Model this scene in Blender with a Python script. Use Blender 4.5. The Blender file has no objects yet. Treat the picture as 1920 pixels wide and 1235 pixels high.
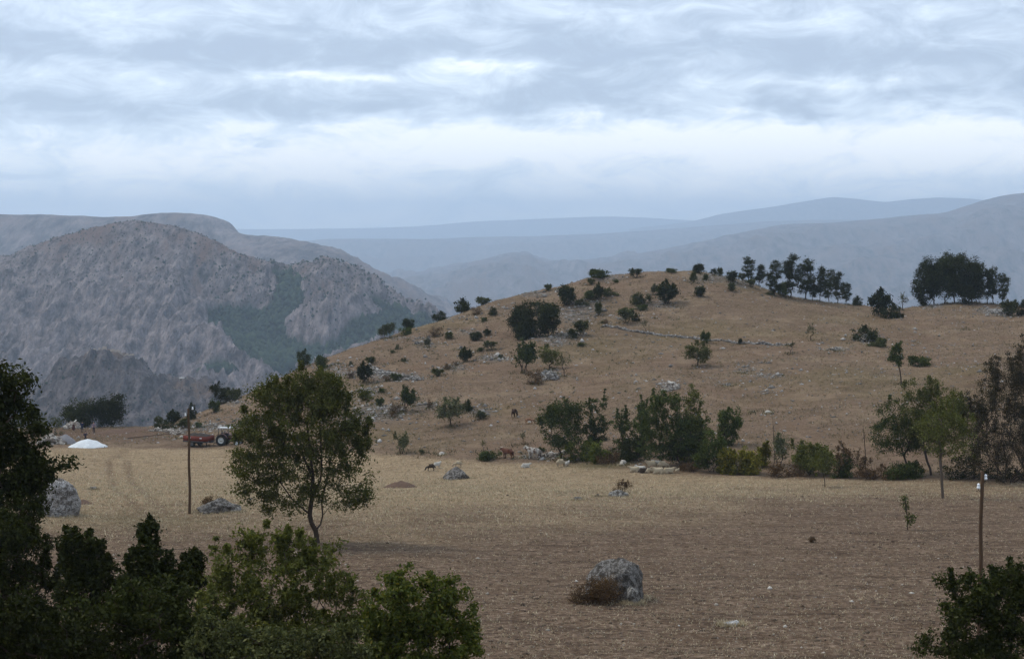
import bpy, bmesh, math, random
import numpy as np
from mathutils import Vector

SC = bpy.context.scene
COL = SC.collection
R = math.radians

# ------------------------------------------------------------------ camera
F = 3045.0                                   # focal length in photograph pixels (1920 wide)
PITCH = math.atan((617.5 - 430.0) / F)
cam_d = bpy.data.cameras.new('camera')
cam = bpy.data.objects.new('camera', cam_d)
COL.objects.link(cam)
cam.location = (0, 0, 0)
cam.rotation_euler = (math.pi / 2 - PITCH, 0, 0)
cam_d.sensor_width = 36.0
cam_d.lens = F / 1920 * 36.0
cam_d.clip_start = 0.5
cam_d.clip_end = 60000
SC.camera = cam

# ------------------------------------------------------------------ sun, exposure
SUN_V = Vector((-0.62, 0.34, 0.88)).normalized()       # towards the sun
sun_d = bpy.data.lights.new('sun', 'SUN')
sun_d.energy = 1.5
sun_d.angle = R(14)
sun_d.color = (1.0, 0.93, 0.81)
sun = bpy.data.objects.new('sun', sun_d)
COL.objects.link(sun)
sun.rotation_euler = SUN_V.to_track_quat('Z', 'Y').to_euler()
vs = SC.view_settings
vs.view_transform = 'Standard'
vs.look = 'None'
vs.exposure = 0.32
vs.gamma = 1.0
vs.use_curve_mapping = False
SC.cycles.use_denoising = True
SC.cycles.use_adaptive_sampling = True
SC.cycles.adaptive_threshold = 0.02
SC.cycles.volume_bounces = 8
SC.cycles.max_bounces = 10
SC.cycles.diffuse_bounces = 3
SC.cycles.transparent_max_bounces = 8

# ------------------------------------------------------------------ node helpers
class NT:
    """small wrapper to write node graphs as expressions"""
    def __init__(s, tree):
        s.t = tree
        s.n = tree.nodes
        s.l = tree.links
    def node(s, typ, **kw):
        nd = s.n.new(typ)
        for k, v in kw.items():
            setattr(nd, k, v)
        return nd
    def put(s, sock, v):
        if hasattr(v, 'is_output'):
            s.l.new(v, sock)
        elif v is not None:
            if sock.type == 'RGBA' and len(v) == 3:
                v = (*v, 1)
            sock.default_value = v
    def m(s, op, a, b=None, c=None, clamp=False):
        nd = s.node('ShaderNodeMath', operation=op, use_clamp=clamp)
        s.put(nd.inputs[0], a)
        if b is not None: s.put(nd.inputs[1], b)
        if c is not None: s.put(nd.inputs[2], c)
        return nd.outputs[0]
    def vm(s, op, a, b=None):
        nd = s.node('ShaderNodeVectorMath', operation=op)
        s.put(nd.inputs[0], a)
        if b is not None: s.put(nd.inputs[1], b)
        return nd.outputs[0]
    def noise(s, vec, scale, detail=4, rough=0.55, dist=0.0, color=False):
        nd = s.node('ShaderNodeTexNoise')
        s.put(nd.inputs['Vector'], vec)
        nd.inputs['Scale'].default_value = scale
        nd.inputs['Detail'].default_value = detail
        nd.inputs['Roughness'].default_value = rough
        nd.inputs['Distortion'].default_value = dist
        return nd.outputs['Color' if color else 'Fac']
    def voro(s, vec, scale, feature='F1', out='Distance', rnd=1.0):
        nd = s.node('ShaderNodeTexVoronoi', feature=feature)
        s.put(nd.inputs['Vector'], vec)
        nd.inputs['Scale'].default_value = scale
        nd.inputs['Randomness'].default_value = rnd
        return nd.outputs[out]
    def ramp(s, fac, stops, interp='LINEAR'):
        nd = s.node('ShaderNodeValToRGB')
        cr = nd.color_ramp
        cr.interpolation = interp
        while len(cr.elements) < len(stops):
            cr.elements.new(0.5)
        for e, (p, c) in zip(cr.elements, stops):
            e.position = p
            e.color = (c, c, c, 1) if isinstance(c, (int, float)) else (*c, 1)
        s.put(nd.inputs[0], fac)
        return nd.outputs[0]
    def mix(s, fac, a, b, blend='MIX'):
        nd = s.node('ShaderNodeMix', data_type='RGBA', blend_type=blend)
        s.put(nd.inputs[0], fac)
        s.put(nd.inputs[6], a)
        s.put(nd.inputs[7], b)
        return nd.outputs[2]
    def step(s, x, lo, hi):
        nd = s.node('ShaderNodeMapRange', interpolation_type='SMOOTHSTEP')
        s.put(nd.inputs[0], x)
        nd.inputs[1].default_value = lo
        nd.inputs[2].default_value = hi
        return nd.outputs[0]
    def bump(s, h, strength, dist):
        nd = s.node('ShaderNodeBump')
        nd.inputs['Strength'].default_value = strength
        nd.inputs['Distance'].default_value = dist
        s.put(nd.inputs['Height'], h)
        return nd.outputs[0]

# ------------------------------------------------------------------ world: hazy sky under broken stratus
w = bpy.data.worlds.new('World')
SC.world = w
w.use_nodes = True
w.cycles.sampling_method = 'MANUAL'
w.cycles.sample_map_resolution = 256
w.node_tree.nodes.clear()
g = NT(w.node_tree)
sky = g.node('ShaderNodeTexSky', sky_type='NISHITA', sun_disc=False)
sky.sun_elevation = math.asin(SUN_V.z)
sky.sun_rotation = math.atan2(SUN_V.x, SUN_V.y)
sky.altitude = 1200
tc = g.node('ShaderNodeTexCoord')
D = tc.outputs['Generated']
sx = g.node('ShaderNodeSeparateXYZ'); g.put(sx.inputs[0], D)
warp = g.noise(g.vm('MULTIPLY', D, (16, 16, 50)), 1.0, 3, 0.64, color=True)
sw = g.node('ShaderNodeSeparateColor'); g.put(sw.inputs[0], warp)
az = g.m('ADD', g.m('ARCTAN2', sx.outputs[0], sx.outputs[1]), g.m('MULTIPLY', g.m('SUBTRACT', sw.outputs[0], 0.5), 0.10))
el = g.m('ADD', sx.outputs[2], g.m('MULTIPLY', g.m('SUBTRACT', sw.outputs[1], 0.5), 0.034))
cov = g.ramp(el, [(0.0, 0.16), (0.02, 0.18), (0.045, 0.08), (0.058, 0.14), (0.074, 0.50), (0.09, 0.58), (0.105, 0.66), (0.125, 0.64), (0.2, 0.58), (1.0, 0.5)])
banks = [  # cloud banks and breaks: centre x, y, half width, half height (photo px at the focal length), darkness
    (330, 105, 420, 24, .42), (120, 235, 300, 48, .40), (640, 210, 280, 34, .42), (1050, 178, 110, 28, .45), (1195, 206, 60, 14, .35),
    (1490, 205, 55, 24, .5), (1720, 186, 70, 20, .42), (1560, 120, 240, 36, .25), (1010, 85, 420, 22, .25), (1890, 175, 60, 30, .3),
    (640, 152, 230, 15, -.36), (880, 126, 170, 12, -.35), (1300, 262, 560, 36, -.34), (1560, 163, 130, 10, -.2), (480, 300, 220, 20, -.12),
    (120, 20, 260, 26, -.10), (1150, 30, 240, 16, -.18), (1740, 345, 260, 16, .16), (330, 352, 420, 30, .22), (540, 278, 60, 8, .3)]
for (px, py, hw, hh, amp) in banks:
    a = g.m('MULTIPLY', g.m('SUBTRACT', az, (px - 960) / F), F / hw)
    b = g.m('MULTIPLY', g.m('SUBTRACT', el, (430 - py) / F), F / hh)
    e = g.m('ADD', g.m('MULTIPLY', a, a), g.m('MULTIPLY', b, b))
    cov = g.m('MULTIPLY_ADD', g.m('POWER', 0.3679, e), amp, cov)
n1 = g.noise(g.vm('MULTIPLY', D, (20, 20, 50)), 1.0, 8, 0.68, 0.7)
n2 = g.noise(g.vm('MULTIPLY', D, (5, 5, 24)), 1.0, 2, 0.5)
cov = g.m('ADD', cov, g.m('MULTIPLY', g.m('SUBTRACT', n1, 0.5), 1.6))
cov = g.m('ADD', cov, g.m('MULTIPLY', g.m('SUBTRACT', n2, 0.5), 0.45))
cc = g.ramp(cov, [(0.0, (0.70, 0.71, 0.72)), (0.2, (0.60, 0.635, 0.675)), (0.40, (0.46, 0.525, 0.60)), (0.62, (0.36, 0.42, 0.505)), (0.85, (0.28, 0.335, 0.415)), (1.0, (0.26, 0.31, 0.39))])
bg1 = g.node('ShaderNodeBackground'); g.put(bg1.inputs[0], sky.outputs[0]); bg1.inputs[1].default_value = 0.1
bg2 = g.node('ShaderNodeBackground'); g.put(bg2.inputs[0], cc); bg2.inputs[1].default_value = 1.66
mx = g.node('ShaderNodeMixShader'); mx.inputs[0].default_value = 0.9
g.l.new(bg1.outputs[0], mx.inputs[1]); g.l.new(bg2.outputs[0], mx.inputs[2])
wo = g.node('ShaderNodeOutputWorld'); g.l.new(mx.outputs[0], wo.inputs[0])

# ------------------------------------------------------------------ numpy noise
_rs = np.random.RandomState(7)
_P = _rs.permutation(256)
_P = np.concatenate([_P, _P, _P])
_G = _rs.normal(size=(256, 3)); _G /= np.linalg.norm(_G, axis=1)[:, None]

_G2 = np.stack([np.cos(np.arange(256) * 2.399963), np.sin(np.arange(256) * 2.399963)], 1).astype(np.float32) * 1.2

def pnoise(p):
    """gradient noise; two columns give plane noise, three columns space noise"""
    p = np.asarray(p)
    i = np.floor(p).astype(np.int32); f = (p - i).astype(np.float32); i &= 255
    u = f * f * f * (f * (f * 6 - 15) + 10)
    if p.shape[1] == 2:
        a = _P[i[:, 0]] + i[:, 1]; b = _P[i[:, 0] + 1] + i[:, 1]
        fx, fy = f[:, 0], f[:, 1]
        def d(h, x, y):
            q = _G2[_P[h]]
            return q[:, 0] * x + q[:, 1] * y
        lo = d(a, fx, fy); lo += (d(b, fx - 1, fy) - lo) * u[:, 0]
        hi = d(a + 1, fx, fy - 1); hi += (d(b + 1, fx - 1, fy - 1) - hi) * u[:, 0]
        return lo + (hi - lo) * u[:, 1]
    out = 0
    for dx in (0, 1):
        for dy in (0, 1):
            for dz in (0, 1):
                h = _P[_P[_P[i[:, 0] + dx] + i[:, 1] + dy] + i[:, 2] + dz]
                d = (_G[h] * (f - np.array((dx, dy, dz), np.float32))).sum(1)
                wx = u[:, 0] if dx else 1 - u[:, 0]
                wy = u[:, 1] if dy else 1 - u[:, 1]
                wz = u[:, 2] if dz else 1 - u[:, 2]
                out = out + d * wx * wy * wz
    return out

def fbm(p, octs=4, gain=0.5, ridged=False):
    p = np.asarray(p, float)
    a, s, t = 1.0, 0.0, 0.0
    for k in range(octs):
        n = pnoise(p * 2.03 ** k + 17.3 * k)
        s = s + a * ((1 - 2.2 * np.abs(n)) if ridged else n)
        t += a
        a *= gain
    return s / t

def sstep(x, a, b):
    t = np.clip((np.asarray(x, float) - a) / (b - a), 0, 1)
    return t * t * (3 - 2 * t)

# ------------------------------------------------------------------ photo pixel -> view ray (depth measured along +Y)
def ray(px, py):
    x = (np.asarray(px, float) - 960) / F
    y = -(np.asarray(py, float) - 617.5) / F
    dy = math.cos(PITCH) + y * math.sin(PITCH)
    dz = -math.sin(PITCH) + y * math.cos(PITCH)
    return x / dy, dz / dy           # lateral and vertical metres per metre of depth

def at(px, py, d):
    a, b = ray(px, py)
    return np.array([a * d, d, b * d])

def to_px(x, y, z):
    dy = y * math.cos(PITCH) - z * math.sin(PITCH)
    up = y * math.sin(PITCH) + z * math.cos(PITCH)
    return 960 + F * x / dy, 617.5 - F * up / dy

class TPS:
    def __init__(s, pts, scale, lam=1e-4):
        pts = np.asarray(pts, float)
        s.sc = scale
        s.c = pts[:, :2] / scale
        n = len(pts)
        K = s.phi(s.c)
        P = np.hstack([np.ones((n, 1)), s.c])
        A = np.zeros((n + 3, n + 3))
        A[:n, :n] = K + lam * np.eye(n)
        A[:n, n:] = P
        A[n:, :n] = P.T
        s.w = np.linalg.solve(A, np.concatenate([pts[:, 2], np.zeros(3)]))
    def phi(s, q):
        d2 = ((q[:, None, :] - s.c[None]) ** 2).sum(2)
        return 0.5 * d2 * np.log(d2 + 1e-12)
    def __call__(s, x, y):
        q = np.stack([np.ravel(x), np.ravel(y)], 1) / s.sc
        out = np.empty(len(q))
        for k in range(0, len(q), 40000):
            qq = q[k:k + 40000]
            out[k:k + 40000] = s.phi(qq) @ s.w[:-3] + s.w[-3] + qq @ s.w[-2:]
        return out.reshape(np.shape(x))

# ------------------------------------------------------------------ mesh helpers
def mesh_data(name, verts, quads=None, tris=None, mat=None, smooth=False, mat_idx=None):
    me = bpy.data.meshes.new(name)
    verts = np.ascontiguousarray(verts, np.float32)
    me.vertices.add(len(verts))
    me.vertices.foreach_set('co', verts.ravel())
    nq = 0 if quads is None else len(quads)
    nt = 0 if tris is None else len(tris)
    loops = np.concatenate([np.ravel(quads) if nq else np.zeros(0, int), np.ravel(tris) if nt else np.zeros(0, int)]).astype(np.int32)
    starts = np.concatenate([np.arange(nq) * 4, nq * 4 + np.arange(nt) * 3]).astype(np.int32)
    me.loops.add(len(loops))
    me.loops.foreach_set('vertex_index', loops)
    me.polygons.add(nq + nt)
    me.polygons.foreach_set('loop_start', starts)
    if smooth:
        me.polygons.foreach_set('use_smooth', np.ones(nq + nt, bool))
    for m in (mat if isinstance(mat, (list, tuple)) else [mat]):
        if m is not None:
            me.materials.append(m)
    if mat_idx is not None:
        me.polygons.foreach_set('material_index', np.asarray(mat_idx, np.int32))
    me.update(calc_edges=True)
    me.validate()
    return me

def link(name, me, parent=None, loc=(0, 0, 0)):
    o = bpy.data.objects.new(name, me)
    COL.objects.link(o)
    o.location = loc
    if parent is not None:
        o.parent = parent
    return o

def tag(o, label=None, cat=None, group=None, kind=None):
    if label: o['label'] = label
    if cat: o['category'] = cat
    if group: o['group'] = group
    if kind: o['kind'] = kind
    return o

def thing(name, label, cat, loc=(0, 0, 0), rz=0.0, group=None):
    o = bpy.data.objects.new(name, None)
    o.empty_display_size = 0.3
    COL.objects.link(o)
    o.location = loc
    o.rotation_euler = (0, 0, rz)
    return tag(o, label, cat, group)

def grid_faces(nr, nc):
    i = np.arange(nr - 1)[:, None] * nc + np.arange(nc - 1)[None]
    return np.stack([i, i + 1, i + nc + 1, i + nc], -1).reshape(-1, 4)

def color_attr(me, name, rgb):
    a = me.attributes.new(name, 'FLOAT_COLOR', 'POINT')
    buf = np.ones((len(rgb), 4), np.float32)
    buf[:, :rgb.shape[1]] = rgb
    a.data.foreach_set('color', buf.ravel())

# ------------------------------------------------------------------ materials
def new_mat(name):
    m = bpy.data.materials.new(name)
    m.use_nodes = True
    m.node_tree.nodes.clear()
    return m, NT(m.node_tree)

def finish(g, color, rough=0.9, normal=None, spec=0.2, metal=0.0):
    b = g.node('ShaderNodeBsdfPrincipled')
    g.put(b.inputs['Base Color'], color)
    g.put(b.inputs['Roughness'], rough)
    b.inputs['Specular IOR Level'].default_value = spec
    b.inputs['Metallic'].default_value = metal
    if normal is not None: g.put(b.inputs['Normal'], normal)
    o = g.node('ShaderNodeOutputMaterial')
    g.l.new(b.outputs[0], o.inputs[0])

def coords(g, kind='Object'):
    return g.node('ShaderNodeTexCoord').outputs[kind]

def mat_plain(name, col, rough=0.7, var=0.25, scale=6.0, spec=0.3, metal=0.0, bump=0.0):
    m, g = new_mat(name)
    c = coords(g)
    n = g.noise(c, scale, 5, 0.6)
    f = g.m('MULTIPLY_ADD', g.m('SUBTRACT', n, 0.5), var * 2.2, 1.0)
    mul = g.vm('SCALE', col)
    g.put(mul.node.inputs['Scale'], f)
    finish(g, mul, rough, g.bump(n, bump, 0.05) if bump else None, spec, metal)
    return m

def mat_leaf(name, stops, trans=0.25, gloss=0.06, hue_obj=0.25, tint=(1.25, 1.3, 0.6)):
    m, g = new_mat(name)
    geo = g.node('ShaderNodeNewGeometry')
    oi = g.node('ShaderNodeObjectInfo')
    f = geo.outputs['Random Per Island']
    c = g.ramp(f, stops)
    k = g.m('MULTIPLY_ADD', g.m('SUBTRACT', oi.outputs['Random'], 0.5), hue_obj * 2, 1.0)
    n = g.noise(coords(g), 0.9, 3, 0.5)
    k = g.m('MULTIPLY', k, g.m('MULTIPLY_ADD', g.m('SUBTRACT', n, 0.5), 1.1, 1.0))
    cs = g.vm('SCALE', c); g.put(cs.node.inputs['Scale'], k)
    df = g.node('ShaderNodeBsdfDiffuse'); g.put(df.inputs[0], cs)
    tr = g.node('ShaderNodeBsdfTranslucent')
    tcol = g.vm('MULTIPLY', cs, tint); g.put(tr.inputs[0], tcol)
    gl = g.node('ShaderNodeBsdfGlossy'); gl.inputs['Roughness'].default_value = 0.42
    gl.inputs[0].default_value = (0.8, 0.8, 0.62, 1)
    m1 = g.node('ShaderNodeMixShader'); m1.inputs[0].default_value = trans
    g.l.new(df.outputs[0], m1.inputs[1]); g.l.new(tr.outputs[0], m1.inputs[2])
    m2 = g.node('ShaderNodeMixShader'); m2.inputs[0].default_value = gloss * 0.2
    g.l.new(m1.outputs[0], m2.inputs[1]); g.l.new(gl.outputs[0], m2.inputs[2])
    o = g.node('ShaderNodeOutputMaterial'); g.l.new(m2.outputs[0], o.inputs[0])
    return m

def mat_rock(name, light, dark, scale=2.0):
    m, g = new_mat(name)
    c = coords(g)
    n1 = g.noise(c, scale, 8, 0.68)
    n2 = g.noise(c, scale * 5, 6, 0.7)
    n3 = g.noise(c, scale * 0.45, 4, 0.6)
    crack = g.voro(c, scale * 1.6, 'DISTANCE_TO_EDGE')
    col = g.mix(g.step(n1, 0.42, 0.58), dark, light)
    col = g.mix(g.m('MULTIPLY', g.step(n2, 0.50, 0.60), 0.8), col, tuple(x * 0.35 for x in dark))
    col = g.mix(g.m('MULTIPLY', g.step(n3, 0.55, 0.7), 0.35), col, (0.22, 0.17, 0.12))
    col = g.mix(g.m('SUBTRACT', 0.6, g.m('MULTIPLY', g.step(crack, 0.0, 0.06), 0.6)), col, tuple(x * 0.3 for x in dark))
    h = g.m('ADD', g.m('MULTIPLY', n1, 0.6), g.m('MULTIPLY', n2, 0.35))
    finish(g, col, 0.95, g.bump(h, 1.0, 0.2), 0.1)
    return m

# ------------------------------------------------------------------ near terrain: field, hill and its shoulder
CTRL = []
def cp(px, py, d):
    CTRL.append(at(px, py, d))
for xx in (-60, -30, 0, 30, 60):
    for yy in (0, 30, 60, 100):
        CTRL.append(np.array([xx * (0.3 + yy / 130), yy, -(9.6 + 0.09 * yy)]))
for px, py in ((80, 960), (360, 962), (700, 940), (1000, 930), (1300, 930), (1700, 950), (1900, 940), (-150, 930), (2100, 950)):
    d = 9.3 / (-ray(px, py)[1] - 0.09); cp(px, py, d)
for px, py, d in (  # field edge, hedge line
    (-200, 840, 200), (0, 838, 203), (150, 836, 208), (300, 838, 207), (400, 838, 206), (520, 838, 203), (640, 845, 196), (780, 855, 186), (900, 862, 180),
    (1050, 868, 173), (1200, 884, 160), (1350, 890, 155), (1500, 894, 151), (1650, 898, 147), (1800, 900, 145), (1950, 903, 143), (2150, 905, 142),
    # dirt bank on the far left
    (-200, 806, 246), (0, 806, 246), (130, 806, 244), (220, 805, 244), (290, 806, 240), (340, 806, 232),
    # hill face
    (420, 800, 226), (480, 775, 232), (560, 790, 218), (560, 740, 236), (640, 780, 214), (650, 720, 238), (720, 820, 200), (750, 760, 219), (740, 690, 248),
    (850, 800, 202), (860, 720, 230), (860, 650, 262), (950, 800, 198), (980, 720, 226), (980, 640, 258), (1000, 590, 282), (1100, 820, 187), (1100, 720, 221),
    (1100, 640, 254), (1100, 580, 282), (1250, 800, 184), (1250, 720, 212), (1270, 640, 250), (1250, 570, 280), (1400, 800, 180), (1400, 700, 215),
    (1420, 640, 247), (1420, 590, 272), (1560, 800, 174), (1560, 690, 214), (1560, 630, 250), (1700, 800, 171), (1700, 700, 209), (1700, 640, 248),
    (1850, 800, 167), (1850, 690, 208), (1850, 630, 252), (2050, 780, 168), (2050, 680, 208), (2050, 620, 250)):
    cp(px, py, d)
SIL = [(-300, 806, 262), (-100, 806, 262), (0, 805, 262), (120, 804, 260), (220, 803, 258), (290, 802, 254), (350, 788, 250), (400, 768, 252), (450, 745, 256), (520, 711, 260), (600, 676, 266),
       (640, 660, 270), (700, 641, 276), (760, 625, 281), (800, 611, 284), (860, 591, 289), (920, 571, 293), (1000, 549, 298), (1060, 535, 302), (1120, 519, 305),
       (1180, 512, 308), (1250, 509, 310), (1310, 512, 310), (1360, 518, 308), (1400, 530, 307), (1440, 545, 306), (1480, 557, 305), (1550, 567, 304),
       (1620, 575, 303), (1660, 581, 302), (1700, 579, 304), (1740, 572, 308), (1800, 569, 310), (1860, 568, 310), (1920, 575, 306), (2050, 570, 306), (2200, 560, 306)]
for px, py, d in SIL:
    cp(px, py, d)
    p = at(px, py, d)
    a = p[0] / d
    for dd, dz in ((30, 7), (80, 30), (160, 75)):
        CTRL.append(np.array([a * (d + dd), d + dd, p[2] - dz]))
NEAR = TPS(CTRL, 100.0, 2e-4)
VALLEY = -330.0
_gx = np.linspace(-240, 240, 241); _gy = np.linspace(-44, 476, 261)
_NG = NEAR(*np.meshgrid(_gx, _gy))
def near_z(x, y):
    u = np.clip((x + 240) / 2.0, 0, 239.999); v = np.clip((y + 44) / 2.0, 0, 259.999)
    i = u.astype(int); j = v.astype(int); u = u - i; v = v - j
    return (_NG[j, i] * (1 - u) + _NG[j, i + 1] * u) * (1 - v) + (_NG[j + 1, i] * (1 - u) + _NG[j + 1, i + 1] * u) * v

def Hbase(x, y):
    x = np.asarray(x, float); y = np.asarray(y, float)
    r = np.hypot(x, y)
    k = np.minimum(1.0, 470.0 / np.maximum(r, 1e-6))       # freeze the spline beyond its control points
    z = near_z(np.clip(x * k, -230, 230), np.maximum(y * k, -40))
    z = np.minimum(z, 3.0)
    t = sstep(r, 420, 1250)
    z = z * (1 - t) + VALLEY * t
    return z

def H(x, y):
    shp = np.shape(x)
    x = np.ravel(np.asarray(x, float)); y = np.ravel(np.asarray(y, float))
    z = Hbase(x, y)
    r = np.hypot(x, y)
    p = np.stack([x, y], 1)
    hill = sstep(y, 170, 240)
    z = z + fbm(p / 14.0, 3) * (0.25 + 0.75 * hill)
    z = z + fbm(p / 2.2, 3) * (0.10 + 0.22 * hill)
    z = z + sstep(r, 900, 2500) * fbm(p / 600.0, 4) * 60
    return z.reshape(shp)

_T = np.concatenate([np.arange(22, 120, 0.25), np.arange(120, 400, 0.5)])
def hit(px, py):
    """where the view ray through a photo pixel meets the ground (or passes closest to it at a skyline)"""
    a, b = ray(px, py)
    z = H(a * _T, _T)
    gap = b * _T - z
    k = np.nonzero(gap <= 0)[0]
    if len(k):
        i = k[0]
    else:
        w_ = _T > 180
        i = np.nonzero(w_)[0][np.argmin(gap[w_])]
    d = _T[i]
    return np.array([a * d, d, z[i]])

def gz(x, y):
    return float(H(np.array([x]), np.array([y]))[0])

# zones of the ground, in ground coordinates
def zones(x, y):
    px, py = to_px(x, y, Hbase(x, y))
    p = np.stack([x, y], 1)
    n = fbm(p / 9.0, 4); n2 = fbm(p / 30.0, 3)
    # straw stubble strip between the field's far edge and the ploughed part
    near_edge = np.interp(x / np.maximum(y, 1) * F + 960, [0, 350, 700, 900, 1200, 1500, 1920], [103, 106, 103, 108, 114, 128, 136])
    stub = sstep(y + n * 26, near_edge - 22, near_edge + 26)
    far_edge = np.interp(x / np.maximum(y, 1) * F + 960, [-200, 0, 400, 640, 780, 900, 1050, 1200, 1350, 1500, 1650, 1800, 2150], [203, 205, 206, 196, 186, 180, 173, 160, 155, 151, 147, 145, 142])
    stub = stub * (1 - sstep(y + n * 3, far_edge - 3, far_edge + 2))
    hill = sstep(y, far_edge - 2, far_edge + 4)
    rock = np.zeros_like(x)
    for (cx, cy, rx, ry, s) in SCREE:
        rock = np.maximum(rock, s * np.exp(-(((px - cx) / rx) ** 2 + ((py - cy) / ry) ** 2) ** 1.2 * 1.1))
    rock = sstep(rock + n * 0.55, 0.25, 0.75)
    green = sstep(n2 + 0.35 * n, -0.05, 0.4) * hill
    return stub, rock, green, hill, n, n2, px, py

SCREE = [(715, 775, 60, 20, .95), (660, 790, 40, 16, .8), (720, 702, 62, 9, .95), (690, 735, 26, 14, .8), (745, 708, 55, 8, .8), (800, 645, 34, 10, .7), (790, 640, 20, 12, .6), (850, 690, 30, 10, .8),
         (925, 672, 42, 9, .9), (1040, 640, 40, 14, .9), (1075, 625, 30, 14, .8), (1080, 590, 50, 18, .85), (1105, 575, 40, 16, .8), (880, 628, 40, 8, .6), (1030, 700, 22, 12, .9),
         (900, 775, 30, 10, .7), (800, 762, 30, 10, .8), (1130, 521, 60, 8, .8), (1000, 552, 60, 6, .8), (930, 575, 50, 6, .6), (860, 597, 40, 6, .5), (740, 634, 50, 5, .5),
         (1330, 523, 60, 10, .75), (1400, 533, 50, 8, .75), (1240, 572, 50, 10, .6), (1180, 595, 60, 8, .5), (1867, 584, 44, 10, .9), (1748, 574, 24, 6, .9), (1625, 634, 34, 9, .8),
         (1255, 722, 24, 8, .9), (1440, 700, 40, 8, .4), (1400, 690, 36, 10, .4), (1570, 655, 30, 6, .6), (420, 800, 70, 12, .8), (370, 800, 40, 8, .8), (330, 806, 40, 6, .8),
         (440, 755, 30, 10, .6), (470, 790, 50, 10, .7), (650, 700, 30, 12, .6), (1010, 857, 50, 6, .8), (1130, 862, 40, 6, .7), (1440, 735, 30, 6, .4), (620, 690, 30, 20, .5)]

# ------------------------------------------------------------------ ground sheet
azs = np.concatenate([np.linspace(-180, -27, 60)[:-1], np.linspace(-26, 26, 400), np.linspace(27, 180, 60)[1:]])
rs = np.concatenate([[0.5, 4, 10, 18], np.linspace(26, 60, 44), np.linspace(60, 200, 190)[1:], np.linspace(200, 345, 130)[1:], np.linspace(345, 520, 24)[1:], np.geomspace(520, 24000, 64)[1:]])
AA, RR = np.meshgrid(np.radians(azs), rs)
X = (np.sin(AA) * RR).ravel(); Y = (np.cos(AA) * RR).ravel()
Z = H(X, Y)
st, rk, gn, hl, nz, nz2, PX, PY = zones(X, Y)
infr = (RR.ravel() > 20) & (RR.ravel() < 400) & (np.abs(AA.ravel()) < 0.5)
# wheel ruts across the stubble, and the bare earth of the dug bank
def rutline(pts, wid):
    pts = np.array([hit(*p)[:2] for p in pts])
    t = np.linspace(0, 1, 60)
    tt = np.linspace(0, 1, len(pts))
    c = np.stack([np.interp(t, tt, pts[:, 0]), np.interp(t, tt, pts[:, 1])], 1)
    sel = np.nonzero(infr)[0]
    d = np.full(len(X), 99.0)
    q = np.stack([X[sel], Y[sel]], 1)
    best = np.full(len(sel), 99.0)
    for k in range(len(c) - 1):
        a, b = c[k], c[k + 1]
        ab = b - a
        s = np.clip(((q - a) @ ab) / (ab @ ab + 1e-9), 0, 1)
        best = np.minimum(best, np.hypot(*(q - a - s[:, None] * ab).T))
    d[sel] = best
    return np.exp(-(d / wid) ** 2)
rut = np.maximum(rutline([(205, 862), (208, 890), (222, 920), (250, 945), (275, 962)], 0.35), rutline([(238, 862), (242, 890), (262, 918), (290, 940), (320, 962)], 0.35))
rut = np.maximum(rut, 0.6 * rutline([(205, 862), (230, 846), (300, 838), (350, 836)], 0.7))
bank = np.exp(-(((PX - 230) / 150) ** 2 + ((PY - 818) / 12) ** 2) ** 2) * infr
bank = np.maximum(bank, np.exp(-(((PX - 165) / 90) ** 2 + ((PY - 808) / 8) ** 2) ** 2) * infr)
greengrass = np.exp(-(((PX - 1120) / 60) ** 2 + ((PY - 873) / 7) ** 2)) * infr  # two strips of olive-green ground
greengrass = np.maximum(greengrass, 0.5 * np.exp(-(((PX - 250) / 170) ** 2 + ((PY - 975) / 12) ** 2)) * infr)
Z = Z - 0.10 * rut * infr
me = mesh_data('ground', np.stack([X, Y, Z], 1), quads=grid_faces(len(rs), len(azs))[:, ::-1], smooth=True)
color_attr(me, 'zone_a', np.stack([st, rk * infr, gn], 1))
color_attr(me, 'zone_b', np.stack([hl, np.maximum(rut * 0.8, bank), greengrass], 1))

m, g = new_mat('ground')
c = coords(g)
za = g.node('ShaderNodeSeparateColor'); g.put(za.inputs[0], g.node('ShaderNodeVertexColor', layer_name='zone_a').outputs[0])
zb = g.node('ShaderNodeSeparateColor'); g.put(zb.inputs[0], g.node('ShaderNodeVertexColor', layer_name='zone_b').outputs[0])
fine = g.noise(c, 3.2, 5, 0.78)
finer = g.noise(c, 11.0, 3, 0.7)
mid = g.noise(c, 0.35, 3, 0.6)
big = g.noise(c, 0.045, 4, 0.55)
plough = g.ramp(fine, [(0.32, (0.048, 0.034, 0.024)), (0.46, (0.150, 0.108, 0.077)), (0.56, (0.255, 0.192, 0.140)), (0.70, (0.50, 0.42, 0.33))])
plough = g.mix(g.m('MULTIPLY', g.step(mid, 0.48, 0.66), 0.5), plough, (0.115, 0.078, 0.052))
rows = g.noise(g.vm('MULTIPLY', c, (0.22, 1.3, 1.0)), 1.0, 4, 0.65)
plough = g.mix(g.m('MULTIPLY', g.step(rows, 0.48, 0.64), 0.55), plough, (0.070, 0.050, 0.036))
stub = g.ramp(fine, [(0.30, (0.13, 0.095, 0.058)), (0.45, (0.33, 0.262, 0.172)), (0.58, (0.46, 0.375, 0.25)), (0.75, (0.62, 0.53, 0.38))])
stub = g.mix(g.m('MULTIPLY', g.step(rows, 0.50, 0.66), 0.35), stub, (0.16, 0.115, 0.07))
stub = g.mix(g.m('MULTIPLY', g.step(mid, 0.5, 0.68), 0.35), stub, (0.20, 0.142, 0.088))
hillc = g.ramp(fine, [(0.30, (0.070, 0.051, 0.036)), (0.45, (0.180, 0.134, 0.095)), (0.58, (0.260, 0.197, 0.142)), (0.72, (0.38, 0.31, 0.235))])
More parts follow.
